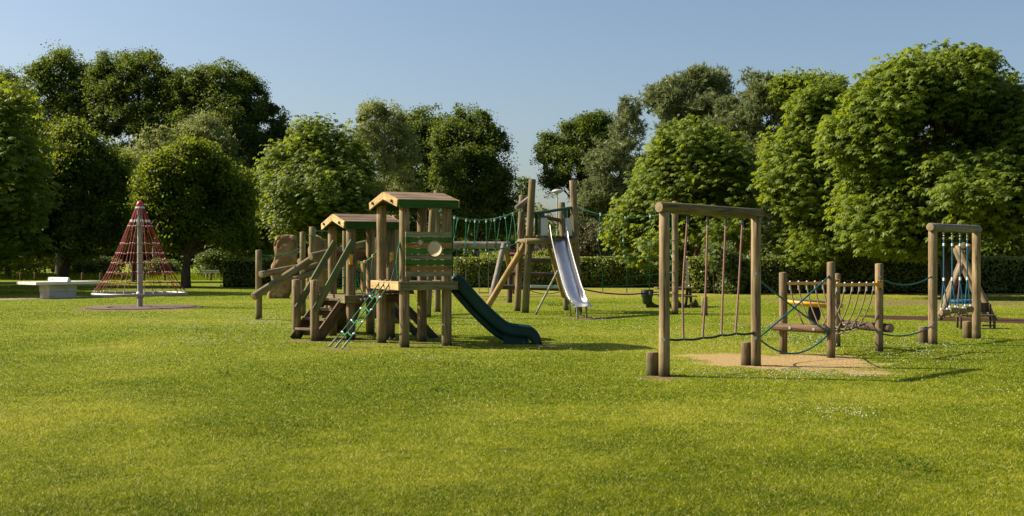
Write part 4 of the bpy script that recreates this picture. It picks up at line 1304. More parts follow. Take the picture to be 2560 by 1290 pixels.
# ------------------------------------------------------------------ basket swing seen end on
bs = thing("basket_swing", G(2415, 790), "crossed log basket swing frame with blue rimmed seat, under the big horse chestnut", "basket swing")
def a_leg(b_, t_): log("leg", G(*b_) - UP * .05, P(*t_), .076, PM, bs)
a_leg((2488, 801), (2394, 613, 29.6)); a_leg((2347, 800), (2424, 612, 29.7)); a_leg((2463, 786), (2386, 620, 32.6)); a_leg((2347, 781), (2418, 616, 33.0))
log("ridge_log", P(2409, 614, 29.0), P(2403, 618, 33.6), .082, [M['olive'], M['end']], bs)
rim = [V((P(2404, 0, 31).x + math.cos(a) * .36, 31 + math.sin(a) * .36, .42)) for a in [i * 2 * math.pi / 24 for i in range(25)]]
seat = MB().tube(rim, .055, 8).build("basket_rim", M['blue_rope'], bs)
nt_ = MB()
for k in range(-3, 4):
    h_ = math.sqrt(.36**2 - (k * .1)**2); c = V((P(2404, 0, 31).x, 31, .42))
    nt_.tube(sagline(c + V((k * .1, -h_, 0)), c + V((k * .1, h_, 0)), .05, 4), .01, 5); nt_.tube(sagline(c + V((-h_, k * .1, 0)), c + V((h_, k * .1, 0)), .05, 4), .01, 5)
nt_.build("basket_net", M['dark_rope'], seat)
for yy, side in ((-.28, -.22), (.28, -.22)):
    c = V((P(2404, 0, 31).x, 31, .42))
    MB().tube([c + V((side, yy, .04)), P(2406, 622, 31 + yy * 1.5)], .012, 6).build("swing_rope", M['red_rope'], bs)

# ------------------------------------------------------------------ bench
bp_ = G(2442, 823)
bn = thing("bench", bp_, "small dark bench with low back behind log step frame, facing left", "bench")
bx = lambda px: (px - CX) * 25.6 / FPX
for x0, dy, zt_ in ((2402, 0, .27), (2486, 0, .29), (2408, .34, .26), (2491, .34, .55)):
    MB().box((bx(x0), 25.6 + dy, zt_ / 2), (.045, .045, zt_)).build("leg", M['darklog'], bn, bevel=.004)
for k in range(3):
    MB().box((bx(2444), 25.63 + .13 * k, .30), (.80, .115, .035)).build("seat_slat", M['darklog'], bn, bevel=.004)
MB().box((bx(2469), 25.98, .47), (.40, .03, .22)).build("backrest", M['darklog'], bn, bevel=.004)
MB().box((bx(2470), 25.6, .08), (.26, .03, .03)).build("foot_rail", M['darklog'], bn)

# ------------------------------------------------------------------ yellow spinner dish
dp = G(2036, 813)
ds = thing("dish_spinner", dp, "tilted yellow spinner dish on a ribbed black rubber stem behind cradle bridge", "spinner dish")
tilt = Matrix.Rotation(math.radians(4.5), 4, 'Y')
ax_ = [(tilt @ V((1, 0, 0))), V((0, 1, 0)), (tilt @ UP)]
c = dp + UP * .44
MB().lathe(c, [(.02, 0), (.5, .0), (.64, .03), (.665, .065), (.655, .105), (.62, .12), (.55, .10), (.02, .07)], 40, ax=ax_).build("dish", M['yellow_dish'], ds)
MB().lathe(c + UP * .012, [(.56, .10), (.62, .118), (.615, .128), (.02, .085)], 32, ax=ax_).build("dish_mat", M['dark_metal'], ds)
prof = []
for i in range(27):
    z = .12 + .33 * i / 26; prof.append((.115 + .03 * math.sin(math.pi * i / 26) + (.012 if i % 2 else -.006), z))
MB().lathe(dp, prof, 24).build("stem_bellows", M['rubber'], ds)
MB().lathe(dp, [(.10, 0), (.095, .13), (.001, .13)], 20).build("stem_foot", M['brownboard'], ds)

# ------------------------------------------------------------------ picnic table, bin, short post
pt = thing("picnic_table", G(1685, 770), "round edged wooden picnic table half hidden behind tall posts", "picnic table")
Zp = 37.5
def pxz(px, py): return P(px, py, Zp)
tw = MB()
cxp = P(1686, 0, Zp).x
top_z = .62
for k in range(6): MB().box((cxp, Zp - .36 + k * .145, top_z), (1.25, .135, .045)).build("top_plank", M['brownboard'], pt, bevel=.005)
for sy in (-.72, .72):
    for k in range(2): MB().box((cxp, Zp + sy + (k - .5) * .15, .37), (1.25, .14, .04)).build("seat_plank", M['brownboard'], pt, bevel=.005)
for sx in (-.42, .42):
    MB().box((cxp + sx, Zp, .335), (.06, 1.6, .05)).build("seat_beam", M['darklog'], pt)
    for sy in (-1, 1): log("leg", V((cxp + sx + .05, Zp + sy * .62, -.02)), V((cxp + sx + .05, Zp + sy * .25, .6)), .045, DM, pt)
# round log ends seen either side
for px in (1648, 1716):
    q_ = P(px, 0, 37.0)
    mb = MB(); R_ = .30
    pts = [V((q_.x - .38, 36.9, .0)), V((q_.x + .38, 36.9, .0)), V((q_.x + .38, 36.9, .1))]
    pts += [V((q_.x + R_ * math.cos(a), 36.9, .36 + -R_ * math.sin(a) * .95)) for a in np.linspace(0.25, math.pi - .25, 10)]
    pts += [V((q_.x - .38, 36.9, .1))]
    mb.prism(pts, V((0, .12, 0))).build("curved_foot", M['brownboard'], pt)
lb = thing("litter_bin", G(1618, 769), "dark green tapered litter bin with black liner hanging over its rim", "litter bin")
c = G(1618, 769)
MB().lathe(c, [(.001, .10), (.08, .10), (.145, .14), (.185, .5), (.195, .54), (.175, .54), (.13, .16)], 20).build("bin_body", M['bin_green'], lb)
MB().lathe(c, [(.188, .36), (.196, .42), (.204, .555), (.19, .57), (.15, .5), (.001, .45)], 20).build("bin_liner", M['black_liner'], lb)
MB().lathe(c, [(.045, -.02), (.04, .10), (.07, .11)], 10).build("bin_foot", M['rubber'], lb)
MB().lathe(c, [(.201, .53), (.209, .54), (.206, .575), (.19, .575)], 20).build("bin_rim", M['rubber'], lb)
q_ = G(1761, 789)
o = log("short_post", q_ - UP * .06, q_ + UP * .53, .088, OM, None); tag(o, "lone waist high wooden post on the lawn, seen between the pink ropes", "post")

# ------------------------------------------------------------------ red rope pyramid
pc = G(350, 768); Zq = pc.y
sc_ = Zq / FPX
py_ = thing("rope_pyramid", pc, "red rope climbing pyramid on a grey steel pole with a steel base ring", "rope pyramid")
top_z = (768 - 512) * sc_
MB().tube([pc - UP * .05, pc + UP * 1.6, pc + UP * (top_z)], .088, 20).build("pole", M['galv'], py_)
MB().lathe(pc + UP * (top_z - .0), [(.115, -.04), (.12, -.02), (.105, .05), (.075, .10), (.035, .125), (.001, .13)], 24).build("cap", M['red_cap'], py_)
zr = (768 - 734) * sc_; RR = 1.46
ring = [pc + V((math.cos(a) * RR, math.sin(a) * RR, zr)) for a in [i * 2 * math.pi / 48 for i in range(49)]]
MB().tube(ring, .038, 8, caps=False).build("base_ring", M['galv'], py_)
for k in range(4):
    a = k * math.pi / 2 + .5
    MB().tube([pc + UP * (zr - .06) + V((math.cos(a) * .08, math.sin(a) * .08, 0)), pc + V((math.cos(a) * RR, math.sin(a) * RR, zr - .03))], .016, 6).build("ring_spoke", M['galv'], py_)
MB().lathe(pc, [(.09, zr - .16), (.13, zr - .12), (.13, zr + .02), (.09, zr + .06)], 20).build("hub", M['galv'], py_)
lev = [(734, 1.455), (704, 1.185), (680, 1.005), (656, .865), (632, .735), (608, .60), (565, .375), (553, .30), (517, .12)]
def pr(lv, a):
    y, r = lev[lv]
    return pc + V((math.cos(a) * r, math.sin(a) * r, (768 - y) * sc_))
NA = 10
for k in range(NA):
    a0 = 2 * math.pi * (k + .3) / NA
    for s in (-1, 1):
        pts = []
        for lv in range(9):
            sp_ = .10 if lv in (0,) else .075 if lv < 6 else .16 if lv == 6 else .10 if lv == 7 else .2
            a = a0 + s * sp_
            pts.append(pr(lv, a))
        pts[0] += UP * .05
        o = MB().tube(pts, .0125, 6).build("climbing_rope", M['red_rope'], py_)
        fe = MB(); fe.tube([pts[0] - UP * .04, pts[0].lerp(pts[1], .16)], .018, 6); fe.tube([pts[7].lerp(pts[6], .2), pts[7].lerp(pts[8], .1)], .016, 6); fe.tube([pts[8].lerp(pts[7], .12), pts[8]], .014, 6)
        fe.build_split("ferrule", M['white_plastic'], o)
for lv in range(1, 7):
    pts = []; jn = MB()
    for k in range(NA):
        a0 = 2 * math.pi * (k + .3) / NA; a1 = a0 + 2 * math.pi / NA
        p0 = pr(lv, a0); p1 = pr(lv, a1)
        e0 = pr(lv, a0 - .075); e1 = pr(lv, a0 + .075); n0 = pr(lv, a1 - .075)
        pts += [e0, e1, e1.lerp(n0, .33) - UP * .035, e1.lerp(n0, .66) - UP * .035]
        jn.ball(e0, .021, 6, 4); jn.ball(e1, .021, 6, 4)
    pts.append(pr(lv, 2 * math.pi * .3 / NA - .075 + 2 * math.pi))
    o = MB().tube(pts, .010, 6).build("ring_rope", M['red_rope'], py_)
    jn.build_split("rope_joint", M['white_plastic'], o)
# rubber safety matting lying round the pole
mb = MB()
for i in range(-9, 10):
    for j in range(-9, 10):
        if math.hypot(i, j) < 8.6: pass
ms_ = [pc + V((math.cos(a) * 1.7 * (1 + .06 * math.sin(3 * a)), math.sin(a) * 2.0 * (1 + .05 * math.cos(2 * a)), .022)) for a in [i * 2 * math.pi / 40 for i in range(40)]]
mt, nt, n, l, b = new_mat("rubber_grid")
tc = n.new("ShaderNodeTexCoord")
vo = n.new("ShaderNodeTexVoronoi"); vo.inputs["Scale"].default_value = 11; l.new(tc.outputs["Object"], vo.inputs["Vector"])
r_ = ramp(n, [(.2, (.16, .11, .06)), (.45, (.04, .03, .025)), (.7, (.02, .018, .016))]); l.new(vo.outputs["Distance"], r_.inputs["Fac"])
n2 = noise_node(n, l, tc.outputs["Object"], 1.8, 5, .7)
l.new(mix_col(n, l, n2.outputs["Fac"], r_.outputs["Color"], (.2, .135, .07)), b.inputs["Base Color"]); b.inputs["Roughness"].default_value = .9
mb.add(ms_, [tuple(range(40))])
o = mb.build("safety_matting", mt); tag(o, kind="structure")

# ------------------------------------------------------------------ concrete table tennis table
Zc = 44.0
tt = thing("table_tennis_table", P(90, 0, Zc), "pale concrete table tennis table with slab net beside the red rope pyramid", "table tennis table")
W[tt.name] = Matrix.Translation(V((P(140, 0, Zc).x, Zc + .8, 0))); tt.matrix_basis = W[tt.name]
c0 = V((P(90, 0, Zc).x, Zc, 0)); th = math.radians(51)
LD = V((math.cos(th), math.sin(th), 0)); ED = V((-math.sin(th), math.cos(th), 0))
zt0 = (748 - 712.5) * Zc / FPX; zt1 = (748 - 705) * Zc / FPX
for k in range(2):
    cc = c0 + LD * (.685 + 1.37 * k) + ED * .76 + UP * ((zt0 + zt1) / 2)
    MB().box(cc, (1.362, 1.52, zt1 - zt0), (LD, ED, UP)).build("table_top", M['white_top'], tt, bevel=.012)
nb_ = c0 + LD * 1.37 + UP * zt1
MB().prism([nb_ + LD * -.09 + ED * -.02, nb_ + LD * .09 + ED * -.02, nb_ + LD * .02 - ED * -.02 + UP * .165, nb_ - LD * .02 + ED * .02 + UP * .165], ED * 1.52).build("net_slab", M['white_top'], tt, bevel=.008)
pc2 = c0 + LD * 1.33 + ED * .74
MB().box(pc2 + UP * .12, (1.16, .72, .26), (LD, ED, UP)).build("pedestal_foot", M['concrete'], tt, bevel=.02)
MB().box(pc2 + UP * (.25 + zt0) / 2, (1.20, .76, zt0 - .25), (LD, ED, UP)).build("pedestal", M['concrete'], tt, bevel=.02)
o = MB().box(V((pc2.x, pc2.y, .006)), (5.2, 1.5, .012), (LD, ED, UP)).build("paving_slab", M['tan_paving']); tag(o, kind="structure")
# ------------------------------------------------------------------ foliage
def unit(a): return a / (np.linalg.norm(a, axis=-1, keepdims=True) + 1e-9)
def rand_dirs(r, n): return unit(r.normal(size=(n, 3)))

def sub_lobes(r, ells, k=11, lo=-0.7, rel=(0.26, 0.44), inner=0.15):
    "billows on the surface of big ellipsoids"
    out = []
    vol = np.array([(e[3] * e[5]) for e in ells]); ref = np.median(vol)
    for e, v_ in zip(ells, vol):
        c = np.array(e[:3]); R = np.array(e[3:])
        n_ = max(5, int(k * math.sqrt(v_ / ref) + .5))
        d = rand_dirs(r, n_ * 4); d = d[d[:, 2] > lo][:n_]
        rr = r.uniform(*rel, len(d))
        for dd, q_ in zip(d, rr):
            off = 1.0 - q_ * r.uniform(.75, 1.1)
            if r.random() < inner: off *= .5
            out.append(np.concatenate([c + dd * R * off, R * q_, dd]))
    return np.array(out)

_N3 = np.random.default_rng(404).random((32, 32, 32))
def noise3(p, wl, off=0.0):
    "smooth 3-D value noise 0..1 of wavelength wl metres"
    q_ = p / wl + 500.37 + off
    i = np.floor(q_).astype(int); f_ = q_ - i; f_ = f_ * f_ * (3 - 2 * f_); i %= 32; j = (i + 1) % 32
    o = 0
    for a in (0, 1):
        for b_ in (0, 1):
            for c in (0, 1):
                w = (f_[:, 0] if a else 1 - f_[:, 0]) * (f_[:, 1] if b_ else 1 - f_[:, 1]) * (f_[:, 2] if c else 1 - f_[:, 2])
                o = o + w * _N3[(j if a else i)[:, 0], (j if b_ else i)[:, 1], (j if c else i)[:, 2]]
    return o

def leaf_cloud(r, lobes, clumps, per, csize, flat=.6, bodies=None, share=.5, gaps=.43):
    "leaf positions, outward normals and clump tone; clumps sit on the skin of the lobes"
    w = lobes[:, 3] * lobes[:, 5]; w = w / w.sum()
    idx = r.choice(len(lobes), clumps, p=w)
    L = lobes[idx]
    d = unit(rand_dirs(r, clumps) + .55 * L[:, 6:9] + np.array([0, 0, .22]))
    cp = L[:, :3] + d * L[:, 3:6] * r.uniform(.62, 1.08, (clumps, 1))
    if bodies is not None:          # part of the sprays fill the wide crown itself, so that the billows run together
        B = np.array(bodies); nb = int(clumps * share)
        wb = B[:, 3] * B[:, 5]; bi = r.choice(len(B), nb, p=wb / wb.sum())
        db = rand_dirs(r, nb); db[:, 2] = np.where(db[:, 2] < -.6, -db[:, 2], db[:, 2])
        surf = B[bi, :3] + db * B[bi, 3:6]
        bump = .94 + .62 * (noise3(surf, 1.9) - .5) + .30 * (noise3(surf, .85, 9.1) - .5)
        cp[:nb] = B[bi, :3] + db * B[bi, 3:6] * np.minimum((r.uniform(.35, 1.04, nb) ** .6) * bump, 1.25)[:, None] + r.normal(0, .15, (nb, 3))
        d[:nb] = unit(db + np.array([0, 0, .25]))
    if bodies is not None:          # hollows between the boughs
        ok = (.62 * noise3(cp, 1.5, 3.3) + .38 * noise3(cp, .7, 7.7)) > r.normal(gaps, .03, clumps)
        cp, d = cp[ok], d[ok]; clumps = len(cp)
    tone = r.random(clumps)
    npp = np.maximum(3, (per * r.uniform(.5, 1.5, clumps)).astype(int))
    rep = np.repeat(np.arange(clumps), npp)
    cs = (csize * r.uniform(.6, 1.35, clumps))[rep][:, None]
    off = np.clip(r.normal(size=(len(rep), 3)), -2.0, 2.0) * .5
    off[:, 2] *= flat
    pos = cp[rep] + off * cs
    if bodies is not None:          # no sprays adrift outside the crown
        far = np.min([(((pos - np.array(B_[:3])) / np.array(B_[3:6])) ** 2).sum(1) for B_ in bodies], axis=0)
        ok = far < (1.12 + .52 * noise3(pos, 1.3, 5.1)) ** 2
        pos, rep = pos[ok], rep[ok]
    nrm = unit(d[rep] * .7 + np.array([0, 0, .45]) + .75 * r.normal(size=(len(rep), 3)))
    return pos, nrm, tone[rep], d[rep]

def diamonds(r, pos, nrm, size, wide=.55, droop=.0):
    n_ = len(pos)
    t = unit(np.cross(nrm, rand_dirs(r, n_)))
    t = unit(t - np.array([0, 0, droop]))
    s = unit(np.cross(nrm, t))
    L = (size * r.uniform(.65, 1.35, n_))[:, None]
    bend = nrm * L * -.12
    return np.stack([pos - t * L * .5 + bend, pos + s * L * .5 * wide, pos + t * L * .5 + bend, pos - s * L * .5 * wide], 1)

def palmate(r, pos, out, size, nl=6):
    "horse chestnut leaves: drooping fingers round one stalk"
    n_ = len(pos)
    o = unit(out * np.array([1, 1, .25]) + .5 * r.normal(size=(n_, 3)) * np.array([1, 1, .4]))
    axis = unit(np.array([0, 0, .75]) + o * .55)          # leaf plane's normal
    e1 = unit(np.cross(axis, np.array([0.1, .2, 1.0]) + .2 * r.normal(size=(n_, 3))))
    e2 = unit(np.cross(axis, e1))
    L0 = (size * r.uniform(.7, 1.25, n_))[:, None]
    res = []
    for k in range(nl):
        a = 2 * math.pi * (k + .5) / nl
        d = e1 * math.cos(a) + e2 * math.sin(a)
        d = unit(d - np.array([0, 0, .62]) + .12 * r.normal(size=(n_, 3)))
        s = unit(np.cross(axis, d))
        L = L0 * (1.0 + .15 * math.cos(a))
        m_ = pos + d * L * .62 + axis * L * .08
        res.append(np.stack([pos, m_ + s * L * .2, pos + d * L, m_ - s * L * .2], 1))
    return np.concatenate(res)

def needles(r, pos, out, size, nl=9):
    n_ = len(pos)
    ax = unit(out * .8 + np.array([0, 0, .7]) + .5 * r.normal(size=(n_, 3)))
    res = []
    for k in range(nl):
        d = unit(ax * r.uniform(.2, .9) + .75 * rand_dirs(r, n_))
        s = unit(np.cross(d, rand_dirs(r, n_)))
        L = (size * r.uniform(.7, 1.2, n_))[:, None]
        w = L * .10
        p = pos + ax * L * .35 * (k / nl)
        res.append(np.stack([p - s * w, p + s * w, p + d * L + s * w * .4, p + d * L - s * w * .4], 1))
    return np.concatenate(res)

LEAF = {
    'oak': leaf_mat("oak_leaves", (0.026, 0.052, 0.007), (0.092, 0.136, 0.019), (0.25, 0.32, 0.025), .42, .5, .25),
    'chestnut': leaf_mat("horse_chestnut_leaves", (0.042, 0.080, 0.006), (0.175, 0.225, 0.020), (0.37, 0.45, 0.025), .43, .5, .25),
    'maple': leaf_mat("maple_leaves", (0.028, 0.056, 0.005), (0.115, 0.15, 0.011), (0.34, 0.41, 0.022), .46, .5, .2),
    'birch': leaf_mat("birch_leaves", (0.13, 0.16, 0.045), (0.31, 0.34, 0.12), (0.42, 0.46, 0.12), .45, .5, .25),
    'pine': leaf_mat("pine_needles", (0.085, 0.115, 0.042), (0.27, 0.305, 0.125), (0.29, 0.33, 0.11), .33, .55, .25),
    'drypine': leaf_mat("dry_conifer_needles", (0.06, 0.06, 0.02), (0.15, 0.135, 0.05), (0.14, 0.13, 0.05), .25, .55, .25),
    'ash': leaf_mat("ash_leaves", (0.07, 0.12, 0.012), (0.17, 0.235, 0.025), (0.42, 0.50, 0.04), .45, .5, .2),
    'hedge': leaf_mat("hedge_leaves", (0.045, 0.085, 0.010), (0.30, 0.34, 0.06), (0.48, 0.54, 0.05), .36, .42, .4),
    'shrub': leaf_mat("shrub_leaves", (0.035, 0.07, 0.016), (0.14, 0.18, 0.06), (0.28, 0.36, 0.05), .38, .5, .3),
    'copper': leaf_mat("copper_leaves", (0.12, 0.045, 0.03), (0.34, 0.15, 0.095), (0.40, 0.15, 0.08), .35, .5, .3),
}

def make_tree(kind, name, Z, px, ells_px, label, cat, group, seed, base_px=None, clumps=500, per=45, csize=.55, leaf=.17, bark='bark', tr=.3, k=21, lo=-.75, depth=1.0, limbs=True, lean=0.0, rel=(0.20, .36), zsp=.25):
    """ells_px: crown as big ellipses in the photograph (cx, cy, rx, ry[, dz]); turned into ellipsoids at depth Z"""
    r = np.random.default_rng(seed)
    sc = Z / FPX
    bx_ = (px - CX) * sc
    t = thing(name, V((bx_, Z, 0)), label, cat, group)
    E_ = []
    for e in ells_px:
        if kind == 'oak': e = (e[0], e[1], e[2] * 1.03, e[3])
        dz = e[4] if len(e) > 4 else r.uniform(-1, 1) * zsp * e[2] * sc
        c = P(e[0], e[1], Z + dz)
        E_.append((c.x, c.y, c.z, e[2] * sc, e[2] * sc * depth, e[3] * sc))
    lob = sub_lobes(r, E_, k, lo, rel)
    # trunk and limbs
    tb = MB()
    cz = min(e[2] for e in E_)
    mean = V(np.mean([e[:3] for e in E_], axis=0))
    topz = max(e[2] + e[5] * .3 for e in E_)
    trunk = through([V((bx_, Z, -.2)), V((bx_ + lean * .3, Z, cz * .35)), V((bx_ * .7 + mean.x * .3, Z, cz * .75)), V((bx_ * .35 + mean.x * .65, mean.y, (cz + topz) / 2)), V((mean.x, mean.y, topz))], 5)
    nt_ = len(trunk)
    tb.tube(trunk, [tr * (1.35 if i == 0 else 1) * (1 - .85 * i / (nt_ - 1)) for i in range(nt_)], 9, smooth=True)
    if limbs:
        tz = np.array([p.z for p in trunk])
        for q_ in lob[:: max(1, len(lob) // 26)]:
            tip = V(q_[:3])
            h = max(cz * .6, tip.z - (tip - V((mean.x, mean.y, tip.z))).length * .9 - .6)
            i = int(np.argmin(np.abs(tz - h))); i = min(max(i, 3), nt_ - 2)
            a = trunk[i]
            mid_ = a.lerp(tip, .5) + UP * .25 * (tip - a).length * .3 + V(r.normal(size=3) * .2)
            ln = through([a, mid_, tip], 4)
            r0 = tr * (1 - .85 * i / (nt_ - 1)) * .5
            tb.tube(ln, [max(.018, r0 * (1 - .9 * j / (len(ln) - 1))) for j in range(len(ln))], 6, caps=False)
    tb.build("trunk", M[bark], t)
    pos, nrm, tone, out = leaf_cloud(r, lob, clumps, per, csize, .85 if kind == 'chestnut' else .7, E_, .45 if kind == 'oak' else .35, .42 if kind in ('maple', 'oak') else .46)
    keep = pos[:, 2] > .25
    pos, nrm, tone, out = pos[keep], nrm[keep], tone[keep], out[keep]
    tint = np.clip(.35 * tone + .65 * r.random(len(pos)), 0, 1)
    mat = LEAF[kind]
    if name.startswith("horse_chestnut"):
        vv = palmate(r, pos, out, leaf); tint = np.tile(tint, 6)
    elif kind in ('pine', 'drypine'):
        vv = needles(r, pos, out, leaf); tint = np.tile(tint, 9)
    else:
        vv = diamonds(r, pos, nrm, leaf, .62 if kind != 'birch' else .5, .35 if kind != 'birch' else .9)
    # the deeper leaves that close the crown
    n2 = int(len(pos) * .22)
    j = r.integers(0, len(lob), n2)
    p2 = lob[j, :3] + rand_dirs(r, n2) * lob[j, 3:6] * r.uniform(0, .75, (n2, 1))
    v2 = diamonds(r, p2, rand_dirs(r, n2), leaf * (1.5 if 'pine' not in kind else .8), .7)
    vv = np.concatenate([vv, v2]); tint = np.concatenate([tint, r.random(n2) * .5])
    raw_mesh("crown", vv, 4, mat, tint, t)
    return t

OAKS, CHES, MAPS, PINS, BIRS = "oaks behind the playground", "horse chestnuts round the lawn", "maples by the road", "pines behind the hedge", "birches behind the playground"
# --- left side, from back to front
make_tree('oak', 'oak_tree', 104, 150, ((110, 235, 70, 70), (165, 196, 75, 73), (218, 220, 60, 62), (60, 290, 70, 80), (150, 330, 110, 100), (240, 300, 70, 90), (150, 440, 130, 60)), "tall oak at the far left, its two topped crown rising behind the dark maple", "tree", OAKS, 1, clumps=1923, per=48, csize=0.64, leaf=0.19, tr=.45)
make_tree('oak', 'oak_tree', 102, 345, ((255, 205, 42, 52), (452, 228, 44, 52), (298, 195, 65, 68), (365, 190, 70, 67), (415, 225, 60, 60), (330, 280, 110, 100), (265, 250, 50, 60), (420, 320, 80, 100), (345, 420, 120, 60)), "oak with the highest crown on the left, in the middle of its row", "tree", OAKS, 2, clumps=2126, per=48, csize=0.64, leaf=0.19, tr=.45)
make_tree('oak', 'oak_tree', 100, 560, ((488, 232, 65, 66), (560, 226, 70, 67), (620, 255, 60, 68), (672, 312, 55, 62), (560, 330, 120, 110), (700, 355, 36, 48), (650, 400, 72, 68), (560, 450, 110, 60)), "wide dark oak whose right flank drops steeply beside the sky gap, behind the yellow maple", "tree", OAKS, 3, clumps=2531, per=46, csize=0.64, leaf=0.19, tr=.5)
make_tree('oak', 'oak_tree', 106, 5, ((0, 235, 60, 60), (-60, 300, 80, 90), (20, 330, 60, 70)), "distant oak cut off by the left edge of the photo", "tree", OAKS, 4, clumps=1215, per=46, csize=0.64, leaf=0.19, tr=.4)
make_tree('birch', 'birch_tree', 93, 385, ((375, 385, 62, 70), (345, 450, 50, 70), (420, 350, 40, 45)), "pale grey green birch showing between two maples on the left", "tree", BIRS, 5, clumps=420, per=60, csize=.6, leaf=.17, bark='palebark', tr=.16)
make_tree('birch', 'birch_tree', 95, 515, ((505, 340, 52, 55), (560, 390, 50, 70), (470, 400, 45, 60), (590, 470, 40, 60)), "weeping grey green birch in front of the wide dark oak, above the yellow maple", "tree", BIRS, 6, clumps=520, per=60, csize=.6, leaf=.17, bark='palebark', tr=.16)
make_tree('maple', 'maple_tree', 63, 160, ((190, 410, 100, 105), (150, 500, 130, 110), (255, 500, 85, 110), (100, 470, 80, 90), (240, 580, 100, 62), (130, 600, 100, 62), (230, 615, 70, 36), (180, 350, 60, 45), (285, 440, 45, 60)), "large dark maple behind the table tennis table", "tree", MAPS, 7, clumps=1500, per=62, csize=.62, leaf=.16, tr=.33, depth=.8)
make_tree('maple', 'maple_tree', 61, 465, ((470, 425, 88, 72), (485, 510, 140, 100), (405, 490, 68, 90), (565, 510, 70, 95), (500, 590, 130, 60), (410, 580, 80, 50), (580, 595, 62, 60), (545, 440, 45, 55), (400, 430, 45, 50)), "round yellow topped maple just right of the red rope pyramid", "tree", MAPS, 8, clumps=1575, per=62, csize=.62, leaf=.16, tr=.3, depth=.8)
make_tree('chestnut', 'horse_chestnut_tree', 52, -70, ((0, 330, 100, 110), (-40, 450, 125, 120), (40, 480, 70, 100), (20, 585, 72, 55), (60, 620, 70, 45), (0, 650, 90, 34), (-80, 580, 120, 90), (-120, 330, 120, 120)), "dark horse chestnut hanging into the left edge of the photo", "tree", CHES, 9, clumps=2527, per=9, csize=.8, leaf=0.22, tr=.35, depth=1.35, zsp=.8)
make_tree('chestnut', 'horse_chestnut_tree', 80, 790, ((800, 370, 80, 75), (745, 430, 90, 80), (860, 420, 80, 85), (790, 500, 140, 85), (720, 530, 85, 65), (870, 520, 90, 70), (800, 570, 150, 55)), "pale lit horse chestnut standing behind the two boulders", "tree", CHES, 10, clumps=3650, per=9, csize=.85, leaf=0.23, tr=.3, depth=1.35, zsp=.8)
make_tree('birch', 'birch_tree', 89, 955, ((925, 312, 58, 62), (970, 320, 60, 66), (940, 390, 75, 80), (1010, 370, 48, 70), (970, 480, 80, 80)), "slim birch with pale stems visible through its thin crown, behind the play tower", "tree", BIRS, 11, clumps=820, per=50, csize=.55, leaf=.16, bark='palebark', tr=.15, k=15)
make_tree('oak', 'oak_tree', 98, 1090, ((1155, 345, 45, 60), (1060, 325, 62, 65), (1010, 345, 50, 60), (1112, 362, 60, 70), (1060, 430, 110, 100), (1000, 520, 100, 80), (1090, 540, 110, 80)), "dark oak directly above the upper roof of the play tower", "tree", OAKS, 12, clumps=2126, per=46, csize=0.64, leaf=0.18, tr=.4)
make_tree('oak', 'oak_tree', 92, 1190, ((1180, 325, 62, 62), (1225, 372, 52, 65), (1140, 360, 60, 70), (1180, 440, 100, 100), (1238, 480, 46, 80), (1180, 545, 120, 80)), "dark oak whose right side borders the central sky gap", "tree", OAKS, 13, clumps=2531, per=46, csize=0.59, leaf=0.18, tr=.4)
make_tree('oak', 'oak_tree', 105, 1312, ((1308, 468, 24, 28), (1300, 520, 30, 40)), "small distant oak peeping out behind the left posts of the slide tower", "tree", OAKS, 14, clumps=243, per=40, csize=0.59, leaf=0.19, tr=.2)
# --- right side
make_tree('oak', 'oak_tree', 92, 1462, ((1455, 348, 60, 60), (1395, 380, 55, 56), (1365, 398, 36, 40), (1430, 425, 72, 62), (1510, 385, 60, 80), (1400, 472, 42, 42), (1505, 322, 40, 42), (1480, 490, 55, 60), (1372, 445, 28, 28)), "open branched oak right of the central sky gap, above the steel slide", "tree", OAKS, 15, clumps=1782, per=46, csize=0.55, leaf=0.17, tr=.4, k=12, rel=(.22, .38))
make_tree('pine', 'pine_tree', 88, 1560, ((1565, 320, 38, 60), (1545, 420, 70, 75), (1510, 500, 60, 65), (1590, 460, 60, 80), (1500, 570, 50, 60), (1566, 275, 20, 34)), "pointed grey green pine between open oak and tallest pine", "tree", PINS, 16, clumps=520, per=16, csize=.7, leaf=.36, bark='pinebark', tr=.3)
make_tree('pine', 'pine_tree', 97, 1740, ((1735, 222, 52, 46), (1690, 250, 60, 50), (1785, 235, 50, 55), (1730, 300, 95, 65), (1640, 270, 38, 28), (1800, 320, 60, 65)), "tallest pine, dark and broad headed, above the middle horse chestnut", "tree", PINS, 17, clumps=640, per=16, csize=.75, leaf=.40, bark='pinebark', tr=.35, k=14, rel=(.2, .36))
make_tree('pine', 'pine_tree', 92, 1880, ((1890, 235, 55, 55), (1850, 320, 80, 70), (1920, 300, 70, 75), (1880, 400, 85, 80), (1900, 480, 70, 70), (1925, 560, 60, 75)), "grey pine next to the great horse chestnut, left of its crown", "tree", PINS, 18, clumps=780, per=16, csize=.75, leaf=.40, bark='pinebark', tr=.35)
make_tree('ash', 'ash_tree', 90, 2030, ((2010, 225, 70, 48), (2060, 240, 60, 50), (1960, 235, 45, 38), (2020, 320, 80, 70)), "light yellow green ash showing between grey pine and the great horse chestnut", "tree", "ashes behind the playground", 19, clumps=520, per=50, csize=.7, leaf=.24, tr=.3)
make_tree('chestnut', 'horse_chestnut_tree', 58, 1735, ((1725, 378, 92, 74), (1660, 450, 85, 80), (1790, 440, 90, 85), (1720, 500, 165, 95), (1620, 545, 62, 60), (1830, 530, 70, 90), (1720, 590, 150, 62), (1560, 600, 62, 52), (1640, 630, 70, 40)), "middle sized horse chestnut rising behind the near pink rope frame", "tree", CHES, 20, clumps=4212, per=9, csize=.7, leaf=0.21, tr=.16, base_px=1735, depth=1.35, zsp=.8)
